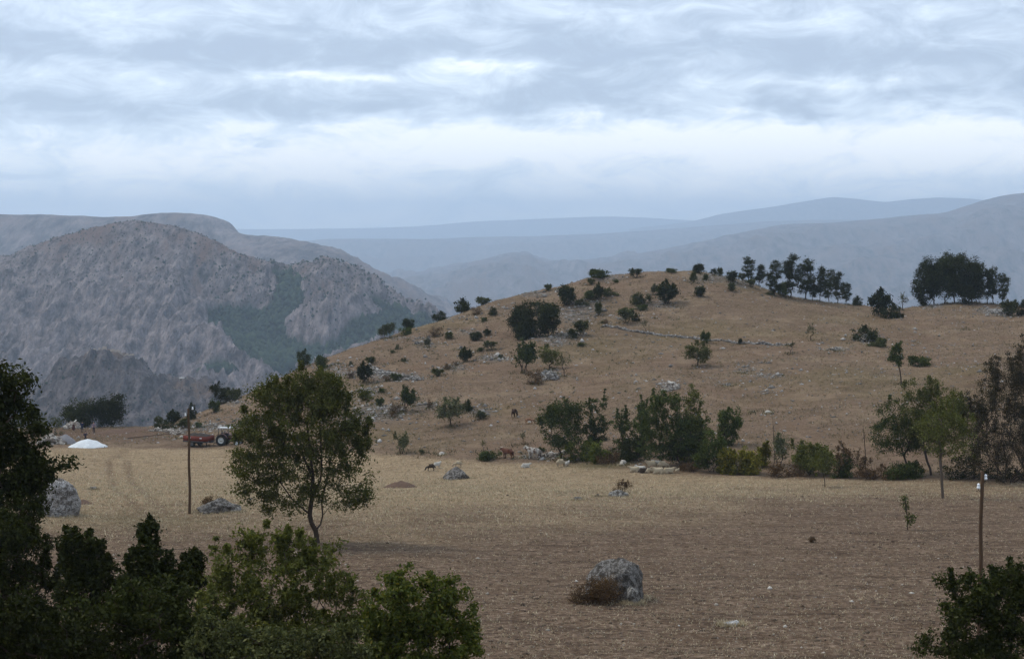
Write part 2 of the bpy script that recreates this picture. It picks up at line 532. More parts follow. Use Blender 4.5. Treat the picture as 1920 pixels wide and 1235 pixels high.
hillc = g.mix(g.m('MULTIPLY', g.step(g.noise(g.vm('MULTIPLY', c, (0.12, 0.5, 0.5)), 1.0, 4, 0.65), 0.5, 0.68), 0.4), hillc, (0.115, 0.088, 0.058))
hillc = g.mix(g.m('MULTIPLY', g.step(big, 0.46, 0.62), 0.4), hillc, (0.215, 0.148, 0.105))
hillc = g.mix(g.m('MULTIPLY', za.outputs[2], 0.55), hillc, g.ramp(finer, [(0.3, (0.105, 0.088, 0.045)), (0.7, (0.25, 0.205, 0.11))]))
hillc = g.mix(g.m('MULTIPLY', g.step(g.noise(c, 0.8, 3, 0.7), 0.56, 0.66), 0.5), hillc, (0.10, 0.078, 0.045))
pz = g.node('ShaderNodeSeparateXYZ'); g.put(pz.inputs[0], c)
path = g.m('SINE', g.m('ADD', g.m('MULTIPLY', pz.outputs[2], 5.5), g.m('MULTIPLY', big, 40.0)))
hillc = g.mix(g.m('MULTIPLY', g.step(g.m('MULTIPLY', path, mid), 0.36, 0.52), 0.35), hillc, (0.33, 0.255, 0.18))
hillc = g.mix(g.m('MULTIPLY', g.step(g.noise(c, 0.11, 5, 0.68), 0.52, 0.64), 0.45), hillc, g.ramp(finer, [(0.3, (0.21, 0.165, 0.11)), (0.7, (0.42, 0.345, 0.245))]))
hillc = g.mix(g.m('MULTIPLY', g.step(g.noise(c, 0.19, 5, 0.7), 0.55, 0.66), 0.4), hillc, (0.105, 0.074, 0.050))
base = g.mix(za.outputs[0], plough, stub)
base = g.mix(zb.outputs[0], base, hillc)
rockc = g.ramp(g.voro(g.vm('ADD', c, g.vm('SCALE', g.noise(c, 2.0, 3, color=True))), 2.6, 'F1', 'Color'), [(0.2, (0.13, 0.115, 0.10)), (0.55, (0.24, 0.225, 0.205)), (0.85, (0.40, 0.385, 0.365))])
rockc = g.mix(g.step(finer, 0.42, 0.55), (0.10, 0.085, 0.07), rockc)
base = g.mix(g.m('MULTIPLY', za.outputs[1], 0.75), base, rockc)
base = g.mix(g.m('MULTIPLY', zb.outputs[1], 0.7), base, g.ramp(fine, [(0.3, (0.075, 0.050, 0.036)), (0.7, (0.21, 0.145, 0.105))]))
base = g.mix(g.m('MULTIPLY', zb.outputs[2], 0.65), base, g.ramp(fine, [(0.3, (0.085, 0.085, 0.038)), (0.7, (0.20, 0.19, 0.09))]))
hgt = g.m('ADD', g.m('MULTIPLY', fine, 0.7), g.m('MULTIPLY', finer, 0.3))
base = g.vm('MULTIPLY', base, (0.83, 0.755, 0.70))
finish(g, base, 0.97, g.bump(hgt, 1.0, 0.3), 0.05)
me.materials.append(m)
tag(link('ground', me), 'brown ploughed field, straw stubble and dry grassy hill', kind='structure')

# ------------------------------------------------------------------ mountains
def mat_mountain(name, rock, soil_shade, k=1.0):
    m, g = new_mat(name)
    c = coords(g)
    geo = g.node('ShaderNodeNewGeometry')
    sp = g.node('ShaderNodeSeparateXYZ'); g.put(sp.inputs[0], geo.outputs['True Normal'])
    za = g.node('ShaderNodeSeparateColor'); g.put(za.inputs[0], g.node('ShaderNodeVertexColor', layer_name='zone_a').outputs[0])
    c2 = g.vm('MULTIPLY', c, (1.7, 0.6, 0.5))
    n = g.noise(c2, 0.05 * k, 5, 0.72)
    n2 = g.noise(c2, 0.012 * k, 3, 0.6)
    n3 = g.noise(c2, 0.22 * k, 3, 0.75)
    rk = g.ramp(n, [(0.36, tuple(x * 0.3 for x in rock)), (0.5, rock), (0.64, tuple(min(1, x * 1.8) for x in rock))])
    so = g.ramp(n3, [(0.3, tuple(x * 0.55 for x in soil_shade)), (0.7, tuple(x * 1.3 for x in soil_shade))])
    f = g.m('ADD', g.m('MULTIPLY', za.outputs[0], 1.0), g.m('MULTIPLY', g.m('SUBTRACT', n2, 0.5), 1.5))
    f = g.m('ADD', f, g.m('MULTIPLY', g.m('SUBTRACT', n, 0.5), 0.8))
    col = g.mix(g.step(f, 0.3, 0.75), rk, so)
    col = g.mix(g.m('MULTIPLY', g.step(n3, 0.52, 0.64), 0.42), col, g.vm('MULTIPLY', col, (0.34, 0.36, 0.34)))
    col = g.mix(za.outputs[1], col, (0.030, 0.046, 0.022))
    finish(g, col, 0.97, g.bump(g.m('ADD', n, g.m('MULTIPLY', n3, 0.35)), 1.0, 17.0), 0.05)
    return m

def heightfield(name, label, ctrl, back, pxr, dr, nc, nr, mat, amp, scale, soil_shade, lam=3e-4, floor=VALLEY - 30, drop=(), crest=0):
    pts = [at(*p) for p in ctrl] + [np.array(p, float) for p in back]
    for p in ctrl[:crest]:                               # the far side falls away right behind the skyline
        q = at(*p)
        for dd, dz in ((45, 9), (130, 45)):
            pts.append(np.array([q[0] * (p[2] + dd) / p[2], p[2] + dd, q[2] - dz]))
    t = TPS(pts, 400.0, lam)
    cx = (np.linspace(*pxr, nc) - 960) / F
    ds = np.linspace(*dr, nr)
    A, Dd = np.meshgrid(cx, ds)
    x = (A * Dd).ravel(); y = Dd.ravel()
    z0 = t(x, y)
    p = np.stack([x * 1.5, y * 0.42], 1)
    wq = np.stack([fbm(p / (scale * 1.5) + 5, 3), fbm(p / (scale * 1.5) + 25, 3)], 1) * 0.5
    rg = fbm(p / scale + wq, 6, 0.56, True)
    px, py = to_px(x, y, z0)
    s, forest, rough = soil_shade(px, py, z0, x, y)
    s = s + 0.55 * (0.35 - rg)  # painted shading over the real soil: gullies toned darker, ridges paler
    z = z0 + (rg - 0.35) * amp * rough + fbm(p / (scale * 0.22), 3, 0.6, True) * amp * 0.24 * rough
    for (cxx, wid, dep) in drop:
        z = z - dep * np.exp(-((px - cxx) / wid) ** 2)
    z = np.maximum(z, floor)
    me = mesh_data(name, np.stack([x, y, z], 1), quads=grid_faces(nr, nc), mat=mat, smooth=True)
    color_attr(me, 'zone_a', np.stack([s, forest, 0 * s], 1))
    o = link(name, me)
    tag(o, label, kind='structure')
    o_info = dict(x=x, y=y, z=z, forest=forest, px=px, py=py, soil_shade=s)
    return o, o_info

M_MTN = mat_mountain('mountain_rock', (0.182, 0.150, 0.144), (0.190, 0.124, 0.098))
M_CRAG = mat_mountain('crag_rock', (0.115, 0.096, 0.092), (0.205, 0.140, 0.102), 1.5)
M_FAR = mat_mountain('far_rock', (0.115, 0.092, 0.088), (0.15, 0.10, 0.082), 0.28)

def poly(px, py, pts):
    """soft membership of photo-space points in a polygon (ground cover outline)"""
    inside = np.zeros(len(px), bool)
    n = len(pts)
    for i in range(n):
        x1, y1 = pts[i]; x2, y2 = pts[(i + 1) % n]
        c = ((y1 > py) != (y2 > py)) & (px < (x2 - x1) * (py - y1) / (y2 - y1 + 1e-9) + x1)
        inside ^= c
    return inside

FOREST = [[(383, 590), (430, 583), (470, 588), (508, 575), (520, 545), (500, 520), (545, 512), (575, 530), (560, 570), (540, 600), (530, 625), (545, 640), (600, 660), (640, 640), (660, 610), (700, 598), (745, 612), (690, 650), (560, 690), (480, 700), (440, 660), (400, 625)],
          [(690, 560), (740, 570), (800, 598), (830, 625), (760, 640), (700, 660), (640, 665), (650, 625), (680, 600), (720, 590)],
          [(370, 700), (420, 690), (440, 705), (400, 716)]]
def soil_main(px, py, z, x, y):
    p = np.stack([x, y], 1)
    jx = px + 22 * fbm(p / 45.0, 3); jy = py + 16 * fbm(p / 45.0 + 9, 3)
    f = np.zeros(len(px))
    for pl in FOREST:
        f = np.maximum(f, poly(jx, jy, pl).astype(float))
    top = sstep(py, 520, 445)
    s = 0.20 + 0.5 * top + 0.25 * np.exp(-(((px - 560) / 120) ** 2 + ((py - 505) / 22) ** 2)) - 0.25 * sstep(py, 520, 640)
    rough = 0.16 + 0.84 * sstep(py, 440, 560)
    rough = rough * (1 - 0.75 * f)
    return s, f * (1 - 0.15 * 0), rough

main_ctrl = [(-260, 540, 2300), (-100, 505, 2300), (0, 488, 2300), (60, 466, 2300), (120, 443, 2300), (180, 426, 2300), (250, 417, 2300), (310, 423, 2300), (370, 438, 2300), (430, 467, 2290),
             (480, 489, 2270), (540, 506, 2250), (600, 491, 2210), (650, 503, 2210), (700, 535, 2210), (760, 570, 2210), (820, 602, 2200), (900, 650, 2200), (1000, 700, 2200),
             (500, 590, 2130), (450, 640, 2060), (560, 650, 2030), (640, 640, 2020), (700, 600, 2110), (520, 545, 2200),
             (100, 600, 2060), (250, 540, 2120), (250, 640, 1960), (100, 700, 1900), (0, 590, 2080), (-150, 640, 2040), (-150, 760, 1850), (380, 580, 2070), (420, 625, 1970), (480, 700, 1860), (350, 700, 1840),
             (250, 740, 1800), (100, 800, 1740), (400, 770, 1730), (550, 730, 1840), (700, 670, 1960), (600, 545, 2110), (620, 590, 2040), (820, 680, 2050), (960, 740, 2050), (300, 480, 2220), (150, 500, 2200)]
main_back = [(-800, 2650, -90), (-560, 2650, -60), (-300, 2650, -140), (-100, 2600, -230), (60, 2600, -290), (-700, 1500, -300), (-400, 1500, -310), (-100, 1550, -320)]
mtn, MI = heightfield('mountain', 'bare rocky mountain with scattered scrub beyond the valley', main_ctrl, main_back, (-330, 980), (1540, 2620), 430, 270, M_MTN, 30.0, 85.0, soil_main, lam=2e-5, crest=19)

def soil_crag(px, py, z, x, y):
    s = 0.05 + 0.9 * np.exp(-(((px - 200) / 45) ** 2 + ((py - 664) / 9) ** 2)) + 0.7 * np.exp(-(((px - 370) / 70) ** 2 + ((py - 735) / 16) ** 2)) + 0.3 * np.exp(-(((px - 215) / 70) ** 2 + ((py - 690) / 8) ** 2))
    flat = np.exp(-(((px - 195) / 40) ** 2 + ((py - 661) / 7) ** 2))
    return s, 0 * s, 1.0 - 0.8 * flat
crag_ctrl = [(165, 663, 1380), (195, 659, 1380), (228, 662, 1380), (130, 682, 1380), (100, 712, 1380), (60, 752, 1380), (0, 775, 1380), (-150, 800, 1380), (250, 683, 1380), (290, 716, 1385), (335, 722, 1400), (385, 724, 1400),
             (430, 745, 1400), (480, 775, 1400), (560, 820, 1400), (180, 700, 1330), (230, 715, 1330), (120, 740, 1320), (180, 770, 1270), (260, 770, 1290), (320, 748, 1340), (390, 746, 1340), (330, 800, 1270), (100, 830, 1230),
             (220, 850, 1190), (420, 820, 1260), (0, 850, 1230), (-150, 860, 1230), (560, 860, 1280)]
crag_back = [(-420, 1480, -190), (-360, 1480, -170), (-300, 1480, -190), (-250, 1480, -190), (-180, 1480, -215), (-500, 1600, -290), (-350, 1600, -280), (-150, 1600, -290), (-350, 1020, -290), (-200, 1020, -290), (-450, 1020, -290)]
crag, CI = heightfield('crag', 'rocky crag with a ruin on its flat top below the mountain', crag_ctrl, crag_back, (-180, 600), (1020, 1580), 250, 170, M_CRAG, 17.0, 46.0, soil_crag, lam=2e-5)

def soil_far(px, py, z, x, y):
    s = 0.35 + 0 * px
    return s, 0 * px, 1.0 + 0 * px
mesa_ctrl = [(-300, 408, 3600), (-100, 404, 3600), (0, 403, 3600), (90, 404, 3600), (170, 407, 3600), (240, 408, 3600), (290, 402, 3600), (340, 400, 3600), (385, 404, 3600), (415, 412, 3600), (437, 424, 3600), (450, 440, 3580),
             (500, 446, 3570), (560, 454, 3560), (600, 464, 3560), (650, 482, 3540), (700, 508, 3520), (760, 543, 3500), (830, 575, 3480), (920, 620, 3480), (1050, 690, 3480),
             (480, 470, 3330), (560, 490, 3250), (640, 520, 3200), (720, 560, 3150), (420, 470, 3380), (300, 470, 3350), (100, 480, 3350), (-200, 480, 3350), (800, 630, 3100), (400, 560, 3000), (100, 560, 3000), (600, 600, 2950), (900, 700, 3100)]
mesa_ctrl = [(q[0], q[1], q[2] * 1.28) for q in mesa_ctrl]
mesa_back = [(-1300, 4100, -60), (-900, 4100, -60), (-500, 4100, -120), (-100, 4000, -280)]
mesa_back = [(q[0] * 1.28, q[1] * 1.28, q[2]) for q in mesa_back]
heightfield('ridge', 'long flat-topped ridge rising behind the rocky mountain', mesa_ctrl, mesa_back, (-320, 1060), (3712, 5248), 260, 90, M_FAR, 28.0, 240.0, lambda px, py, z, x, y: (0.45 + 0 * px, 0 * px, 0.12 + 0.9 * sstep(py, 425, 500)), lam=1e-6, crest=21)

def far_ridge(name, label, sil, D0, front, amp, scale, mat=None, nr=64, nc=340, back=1500.0, seed=0.0):
    s = np.array(sil, float)
    pxs = np.linspace(s[0, 0], s[-1, 0], nc)
    # smooth interpolation of the skyline
    pys = np.interp(pxs, s[:, 0], s[:, 1])
    k = np.exp(-np.linspace(-2, 2, 15) ** 2); k /= k.sum()
    pys = np.convolve(np.pad(pys, 7, mode='edge'), k, mode='valid')
    a, b = ray(pxs, pys)
    zc = b * D0
    ds = np.concatenate([np.linspace(D0 - front, D0, int(nr * .75)), np.linspace(D0, D0 + back, int(nr * .25) + 1)[1:]])
    A, Dd = np.meshgrid(a, ds)
    x = (A * Dd).ravel(); y = Dd.ravel()
    t = np.where(Dd < D0, (D0 - Dd) / front, (Dd - D0) / back)
    zc2 = np.broadcast_to(zc, Dd.shape)
    fall = np.clip(t, 0, 1) ** 1.15
    z = (zc2 * (1 - fall) + (VALLEY - 30) * fall).ravel()
    p = np.stack([x + seed * 777, y], 1)
    e = np.minimum(1, 3.0 * t.ravel() + 0.10)
    z = z + (fbm(p / scale, 5, 0.55, True) - 0.4) * amp * e
    me = mesh_data(name, np.stack([x, y, z], 1), quads=grid_faces(len(ds), nc), mat=mat or M_FAR, smooth=True)
    color_attr(me, 'zone_a', np.zeros((len(x), 3)) + (0.4, 0.12, 0))
    tag(link(name, me), label, kind='structure')

far_ridge('hills', 'blue-grey hills climbing to the right behind the grassy hill', [(560, 560), (700, 535), (800, 512), (880, 494), (925, 482), (960, 472), (985, 478), (1020, 491), (1090, 490), (1150, 482), (1230, 470), (1300, 458), (1350, 446), (1400, 434), (1460, 422), (1540, 418), (1620, 413), (1700, 406), (1770, 401), (1800, 392), (1840, 378), (1880, 368), (1920, 364), (2000, 356), (2200, 350), (2500, 350)],
          8500, 3400, 150, 900, seed=2.0)
far_ridge('hills', 'hazy blue ridge along the far side of the plain', [(450, 470), (560, 455), (620, 448), (740, 447), (860, 446), (980, 444), (1100, 440), (1220, 432), (1320, 425), (1420, 416), (1520, 413), (1700, 412), (1900, 410), (2300, 408)],
          13000, 2600, 130, 1200, seed=8.0)
far_ridge('hills', 'palest blue hills with a double summit at the skyline', [(1180, 430), (1260, 420), (1310, 412), (1345, 402), (1400, 393), (1460, 386), (1520, 376), (1560, 370), (1610, 374), (1660, 380), (1710, 374), (1760, 370), (1820, 373), (1900, 380), (2000, 384), (2300, 386)],
          17000, 2400, 120, 1500, seed=15.0)
far_ridge('hills', 'faintest low line of hills on the horizon haze', [(200, 432), (500, 430), (700, 428), (800, 424), (880, 416), (960, 413), (1050, 409), (1150, 406), (1260, 411), (1340, 416), (1500, 420), (2300, 420)],
          21500, 1600, 90, 1800, seed=23.0)

# ------------------------------------------------------------------ haze: the air itself
hb = 25000.0
ht, hbt = 400.0, VALLEY - 130
vv = [(-hb, -hb, hbt), (hb, -hb, hbt), (hb, hb, hbt), (-hb, hb, hbt), (-hb, -hb, ht), (hb, -hb, ht), (hb, hb, ht), (-hb, hb, ht)]
hm = mesh_data('haze', vv, quads=[(0, 3, 2, 1), (4, 5, 6, 7), (0, 1, 5, 4), (1, 2, 6, 5), (2, 3, 7, 6), (3, 0, 4, 7)])
m, g = new_mat('haze_air')
pv = g.node('ShaderNodeVolumePrincipled')
pv.inputs['Color'].default_value = (0.65, 0.81, 1.0, 1)
pv.inputs['Density'].default_value = 1.1e-4
pv.inputs['Anisotropy'].default_value = 0.3
o = g.node('ShaderNodeOutputMaterial'); g.l.new(pv.outputs[0], o.inputs['Volume'])
hm.materials.append(m)
tag(link('haze', hm), 'pale blue haze filling the valley air', kind='stuff')
# ------------------------------------------------------------------ plant builder
BARK = mat_plain('bark', (0.055, 0.040, 0.030), 0.95, 0.4, 9.0, 0.05, bump=0.6)
BARK_PALE = mat_plain('pale_bark', (0.11, 0.085, 0.065), 0.95, 0.4, 9.0, 0.05, bump=0.6)
LEAF = dict(
    oak=mat_leaf('leaf_oak', [(0, (0.0136, 0.0173, 0.0045)), (0.6, (0.0255, 0.0308, 0.0073)), (1, (0.0439, 0.0481, 0.0105))], 0.18, 0.05),
    olive=mat_leaf('leaf_olive', [(0, (0.0444, 0.0490, 0.0141)), (0.55, (0.0732, 0.0779, 0.0202)), (1, (0.1161, 0.1150, 0.0312))], 0.30, 0.05),
    bright=mat_leaf('leaf_bright', [(0, (0.0461, 0.0601, 0.0108)), (0.55, (0.0840, 0.1016, 0.0177)), (0.9, (0.1376, 0.1453, 0.0284)), (1, (0.1967, 0.1560, 0.0338))], 0.32, 0.07),
    hedge=mat_leaf('leaf_hedge', [(0, (0.0292, 0.0401, 0.0116)), (0.6, (0.0503, 0.0653, 0.0170)), (1, (0.0870, 0.1000, 0.0265))], 0.28, 0.05),
    yellow=mat_leaf('leaf_yellow', [(0, (0.0802, 0.0810, 0.0146)), (0.6, (0.1320, 0.1247, 0.0211)), (1, (0.2300, 0.1766, 0.0316))], 0.32, 0.05),
    grey=mat_leaf('leaf_grey', [(0, (0.0490, 0.0528, 0.0268)), (0.6, (0.0758, 0.0780, 0.0405)), (1, (0.1300, 0.1270, 0.0673))], 0.22, 0.05),
    dry=mat_leaf('leaf_dry', [(0, (0.0462, 0.0275, 0.0159)), (0.6, (0.0824, 0.0485, 0.0267)), (1, (0.1538, 0.0925, 0.0477))], 0.2, 0.03),
    russet=mat_leaf('leaf_russet', [(0, (0.0244, 0.0226, 0.0119)), (0.5, (0.0470, 0.0411, 0.0212)), (0.85, (0.0801, 0.0565, 0.0313)), (1, (0.1410, 0.0985, 0.0560))], 0.25, 0.05),
    scrub=mat_leaf('leaf_scrub', [(0, (0.0346, 0.0389, 0.0144)), (0.6, (0.0576, 0.0626, 0.0223)), (1, (0.1022, 0.1015, 0.0396))], 0.2, 0.04))

def leaves(rng, centres, rad, n, size, aspect=0.5, up=0.25, flat=0.8):
    """n leaf faces round each centre; every leaf is a folded diamond of its own"""
    k = len(centres)
    c = np.repeat(centres, n, 0)
    rr = np.repeat(np.broadcast_to(rad, k), n)[:, None]
    c = c + rng.normal(size=c.shape) * rr * np.array([1, 1, flat]) * 0.62
    t = rng.normal(size=c.shape); t /= np.linalg.norm(t, axis=1)[:, None]
    b = rng.normal(size=c.shape) ; b[:, 2] *= 1 - up
    b -= t * (b * t).sum(1)[:, None]; b /= np.linalg.norm(b, axis=1)[:, None] + 1e-9
    s = (size * rng.uniform(0.6, 1.35, len(c)))[:, None]
    v = np.stack([c - t * s * 0.5, c + b * s * aspect * 0.5, c + t * s * 0.5, c - b * s * aspect * 0.5], 1).reshape(-1, 3)
    return v, np.arange(len(v)).reshape(-1, 4)

def skeleton(rng, trunk, tips, r_tip, r_base, sides=5, wiggle=0.12, step=0.6, droop=0.0, limbs=()):
    """branches from a trunk polyline to every tip; returns tube mesh"""
    pos = [np.array(p, float) for p in trunk]
    par = [-1] + list(range(len(trunk) - 1))
    for k0, ch in limbs:
        pr = k0
        for q in ch:
            pos.append(np.array(q, float)); par.append(pr); pr = len(pos) - 1
    top = pos[len(trunk) - 1]
    tips = tips[np.argsort(np.linalg.norm((tips - top) * (1, 1, 0.8), axis=1))]
    P = np.zeros((len(pos) + len(tips) * 14 + 10, 3)); P[:len(pos)] = pos
    n = len(pos)
    lo = max(1, len(trunk) // 2)
    for tp in tips:
        v = tp - P[lo:n]
        d = np.linalg.norm(v, axis=1)
        cost = d * (1.0 + 0.9 * np.clip(-(v[:, 2] / (d + 1e-6)) + 0.1, 0, 1))
        j = lo + int(np.argmin(cost))
        d = d[j - lo]
        k = int(np.clip(round(d / step), 1, 6))
        off = rng.normal(size=3) * wiggle * d
        off[2] += 0.06 * d
        prev = j
        for q in range(1, k + 1):
            f = q / k
            P[n] = P[j] * (1 - f) + tp * f + off * math.sin(math.pi * f) + (0, 0, -droop * d * f * f)
            par.append(prev); prev = n; n += 1
    P = P[:n]; par = np.array(par)
    # pipe model
    acc = np.zeros(n)
    kids = np.bincount(par[1:], minlength=n)
    E = 2.25
    for i in range(n - 1, 0, -1):
        if kids[i] == 0: acc[i] += r_tip ** E
        acc[par[i]] += acc[i]
    rad = acc ** (1 / E)
    kfac = r_base / max(rad[0], 1e-6)
    rad = np.maximum(rad * (1 + (kfac - 1) * sstep(rad / max(rad[0], 1e-6), 0.0, 0.9)), r_tip * 0.8)
    a = P[par[1:]]; b = P[1:]; ra = np.minimum(rad[par[1:]], rad[1:] * 1.6); rb = rad[1:]
    ra[par[1:] < len(trunk)] = np.minimum(rad[par[1:]], rad[1:] * 1.3)[par[1:] < len(trunk)]
    ax = b - a; ln = np.linalg.norm(ax, axis=1)[:, None]; ax = ax / (ln + 1e-9)
    ref = np.where(np.abs(ax[:, 2:3]) > 0.9, np.array([[1., 0, 0]]), np.array([[0, 0, 1.]]))
    u = np.cross(ax, ref); u /= np.linalg.norm(u, axis=1)[:, None]; w_ = np.cross(ax, u)
    th = np.arange(sides) * 2 * math.pi / sides
    ring = np.cos(th)[None, :, None] * u[:, None] + np.sin(th)[None, :, None] * w_[:, None]
    va = a[:, None] + ring * ra[:, None, None]; vb = b[:, None] + ring * rb[:, None, None]
    V = np.concatenate([va, vb], 1).reshape(-1, 3)
    base = (np.arange(len(a)) * 2 * sides)[:, None]
    i = np.arange(sides)[None]; jn = (i + 1) % sides
    Q = np.stack([base + i, base + jn, base + sides + jn, base + sides + i], -1).reshape(-1, 4)
    return V, Q

def envelope(rng, lobes, n, gap=0.35, gscale=1.2, shell=0.4):
    """tips spread through a crown made of lobes (centre, radii), thinned into clumps and gaps"""
    lobes = [(np.array(c, float), np.array(r, float) * 1.1) for c, r in lobes]
    gap = gap * 0.55
    vol = np.array([np.prod(r) for c, r in lobes]) ** 0.8; vol /= vol.sum()
    out = []
    cnt = 0
    off = rng.uniform(0, 50, 3)
    while cnt < n:
        k = rng.choice(len(lobes), size=n * 2, p=vol)
        d = rng.normal(size=(n * 2, 3)); d /= np.linalg.norm(d, axis=1)[:, None]
        r = rng.uniform(shell ** 3, 1, n * 2) ** (1 / 3)
        C = np.array([l[0] for l in lobes])[k]; S = np.array([l[1] for l in lobes])[k]
        p = C + d * r[:, None] * S
        keep = pnoise(p / gscale + off) * 1.6 + 0.5 > gap * rng.uniform(0.6, 1.0, n * 2)
        p = p[keep]
        out.append(p); cnt += len(p)
    return np.concatenate(out)[:n]

def crown_lobes(rng, W, H_, cb, style='round', D=None):
    """lobes of a crown of width W between heights cb and H_"""
    D = D or W
    h = H_ - cb; zc = cb + h * 0.48
    L = []
    if style == 'round':
        L.append(((0, 0, zc), (W * .36, D * .36, h * .45)))
        for i in range(11):
            a = i * 2.4 + rng.uniform(-.6, .6); e = rng.uniform(-1.1, 1.0)
            L.append(((math.cos(a) * W * .28, math.sin(a) * D * .28, zc + e * h * .30), (W * rng.uniform(.15, .23), D * rng.uniform(.15, .23), h * rng.uniform(.14, .22))))
    elif style == 'tall':
        for i in range(7):
            f = (i + .5) / 7
            wv = W * (0.28 + 0.22 * math.sin(math.pi * (0.15 + 0.75 * f))) * rng.uniform(.75, 1.1)
            a = rng.uniform(0, 6.28)
            L.append(((math.cos(a) * W * .14, math.sin(a) * D * .14, cb + f * h), (wv, wv, h * .12)))
    elif style == 'cone':
        for i in range(7):
            f = (i + .5) / 7
            wv = W * .5 * (1 - f) ** 0.7 * rng.uniform(.8, 1.05) + W * .05
            L.append(((rng.normal() * W * .06, rng.normal() * W * .06, cb + f * h), (wv, wv, h * .11)))
    elif style == 'low':
        for i in range(7):
            x = rng.uniform(-.34, .34)
            L.append(((x * W, rng.uniform(-.25, .25) * D, cb + h * .38 * rng.uniform(.6, 1.1)), (W * .2, D * .2, h * (.55 - .5 * abs(x)))))
    elif style == 'spread':
        for i in range(9):
            a = rng.uniform(0, 6.28); q = rng.uniform(0.1, .36)
            L.append(((math.cos(a) * W * q, math.sin(a) * D * q, cb + h * rng.uniform(.35, .75) * (1.15 - q)), (W * .17, D * .17, h * .2)))
    return L

def plant_meshes(seed, W, H_, cb, style, leaf, ntips, nleaf, size, r_base, r_tip=0.012, clump=None, gap=0.35, shoots=0, lean=(0, 0), lobes=None, stems=1, sides=4, bark=None,
                 aspect=0.5, gscale=None, wiggle=0.12, fork=None, shoot_h=0.35, shell=0.35, leafless=0.0, flat=0.8, trunk=None, limbs=()):
    rng = np.random.RandomState(seed)
    lobes = lobes or crown_lobes(rng, W, H_, cb, style)
    gs = gscale or max(W, H_) * 0.2
    tips = envelope(rng, lobes, ntips, gap, gs, shell)
    tips[:, 2] = np.maximum(tips[:, 2], max(0.08, cb * 0.6))
    cl = (clump or W * 0.085) * 1.18
    nleaf = max(3, int(nleaf * 0.92)); size = size * 1.2
    rad = np.full(len(tips), cl) * rng.uniform(0.7, 1.3, len(tips))
    if shoots:
        b = tips[rng.choice(len(tips), shoots)]
        top = b[:, 2] > cb + (H_ - cb) * 0.35
        b = b[top]
        ext = []
        for q in b:
            d = np.array([rng.normal() * .22, rng.normal() * .22, 1.0]); ln = (H_ - cb) * shoot_h * rng.uniform(.5, 1.1)
            for f in (0.35, 0.7, 1.0): ext.append(q + d * ln * f)
        if ext:
            tips = np.concatenate([tips, ext]); rad = np.concatenate([rad, np.full(len(ext), cl * 0.42)])
    th = max(cb * 0.9, 0.15)
    if trunk is None:
        nseg = 5
        trunk = [(lean[0] * (i / nseg) ** 1.5 + (rng.normal() * r_base * .5 if 0 < i else 0), lean[1] * (i / nseg) ** 1.5, -0.15 + (th + .15) * i / nseg) for i in range(nseg + 1)]
    if stems > 1:
        Vs, Qs, nv = [], [], 0
        grp = rng.randint(0, stems, len(tips))
        ang = np.arctan2(tips[:, 1], tips[:, 0]); grp = ((ang + math.pi) / (2 * math.pi) * stems).astype(int) % stems
        for s in range(stems):
            a = (s + .5) / stems * 2 * math.pi - math.pi
            tt = tips[grp == s]
            if len(tt) == 0: continue
            q = W * .06
            tr = [(math.cos(a) * q * (.4 + i * .35), math.sin(a) * q * (.4 + i * .35), -0.15 + (th + .15) * i / 3) for i in range(4)]
            tr[0] = (0, 0, -.2)
            V, Q = skeleton(rng, tr, tt, r_tip, r_base * .45, sides, wiggle, max(0.25, W * .1))
            Vs.append(V); Qs.append(Q + nv); nv += len(V)
        SV, SQ = np.concatenate(Vs), np.concatenate(Qs)
    else:
        SV, SQ = skeleton(rng, trunk, tips, r_tip * .7, r_base * .72, sides, wiggle, max(0.3, W * .1), limbs=limbs)
    lt = tips; lr = rad
    if leafless:
        k = rng.uniform(size=len(tips)) > leafless
        lt, lr = tips[k], rad[k]
    LV, LQ = leaves(rng, lt, lr, nleaf, size, aspect, flat=flat)
    LV[:, 2] = np.maximum(LV[:, 2], 0.02)
    a = mesh_data('wood', SV, quads=SQ, mat=bark or BARK, smooth=True)
    b = mesh_data('leaves', LV, quads=LQ, mat=LEAF[leaf])
    return a, b

def put_plant(name, label, cat, meshes, loc, rz=0.0, scale=(1, 1, 1), group=None, parts=('trunk', 'crown')):
    o = thing(name, label, cat, loc, rz, group)
    o.scale = scale
    link(parts[0], meshes[0], o)
    link(parts[1], meshes[1], o)
    return o

BASES = []
def spot(px, py, d=None):
    """ground point under a photo pixel, sunk a touch so that nothing hovers"""
    if d is None:
        p = hit(px, py)
    else:
        a, b = ray(px, py); p = np.array([a * d, d, gz(a * d, d)])
    BASES.append(p)
    return p

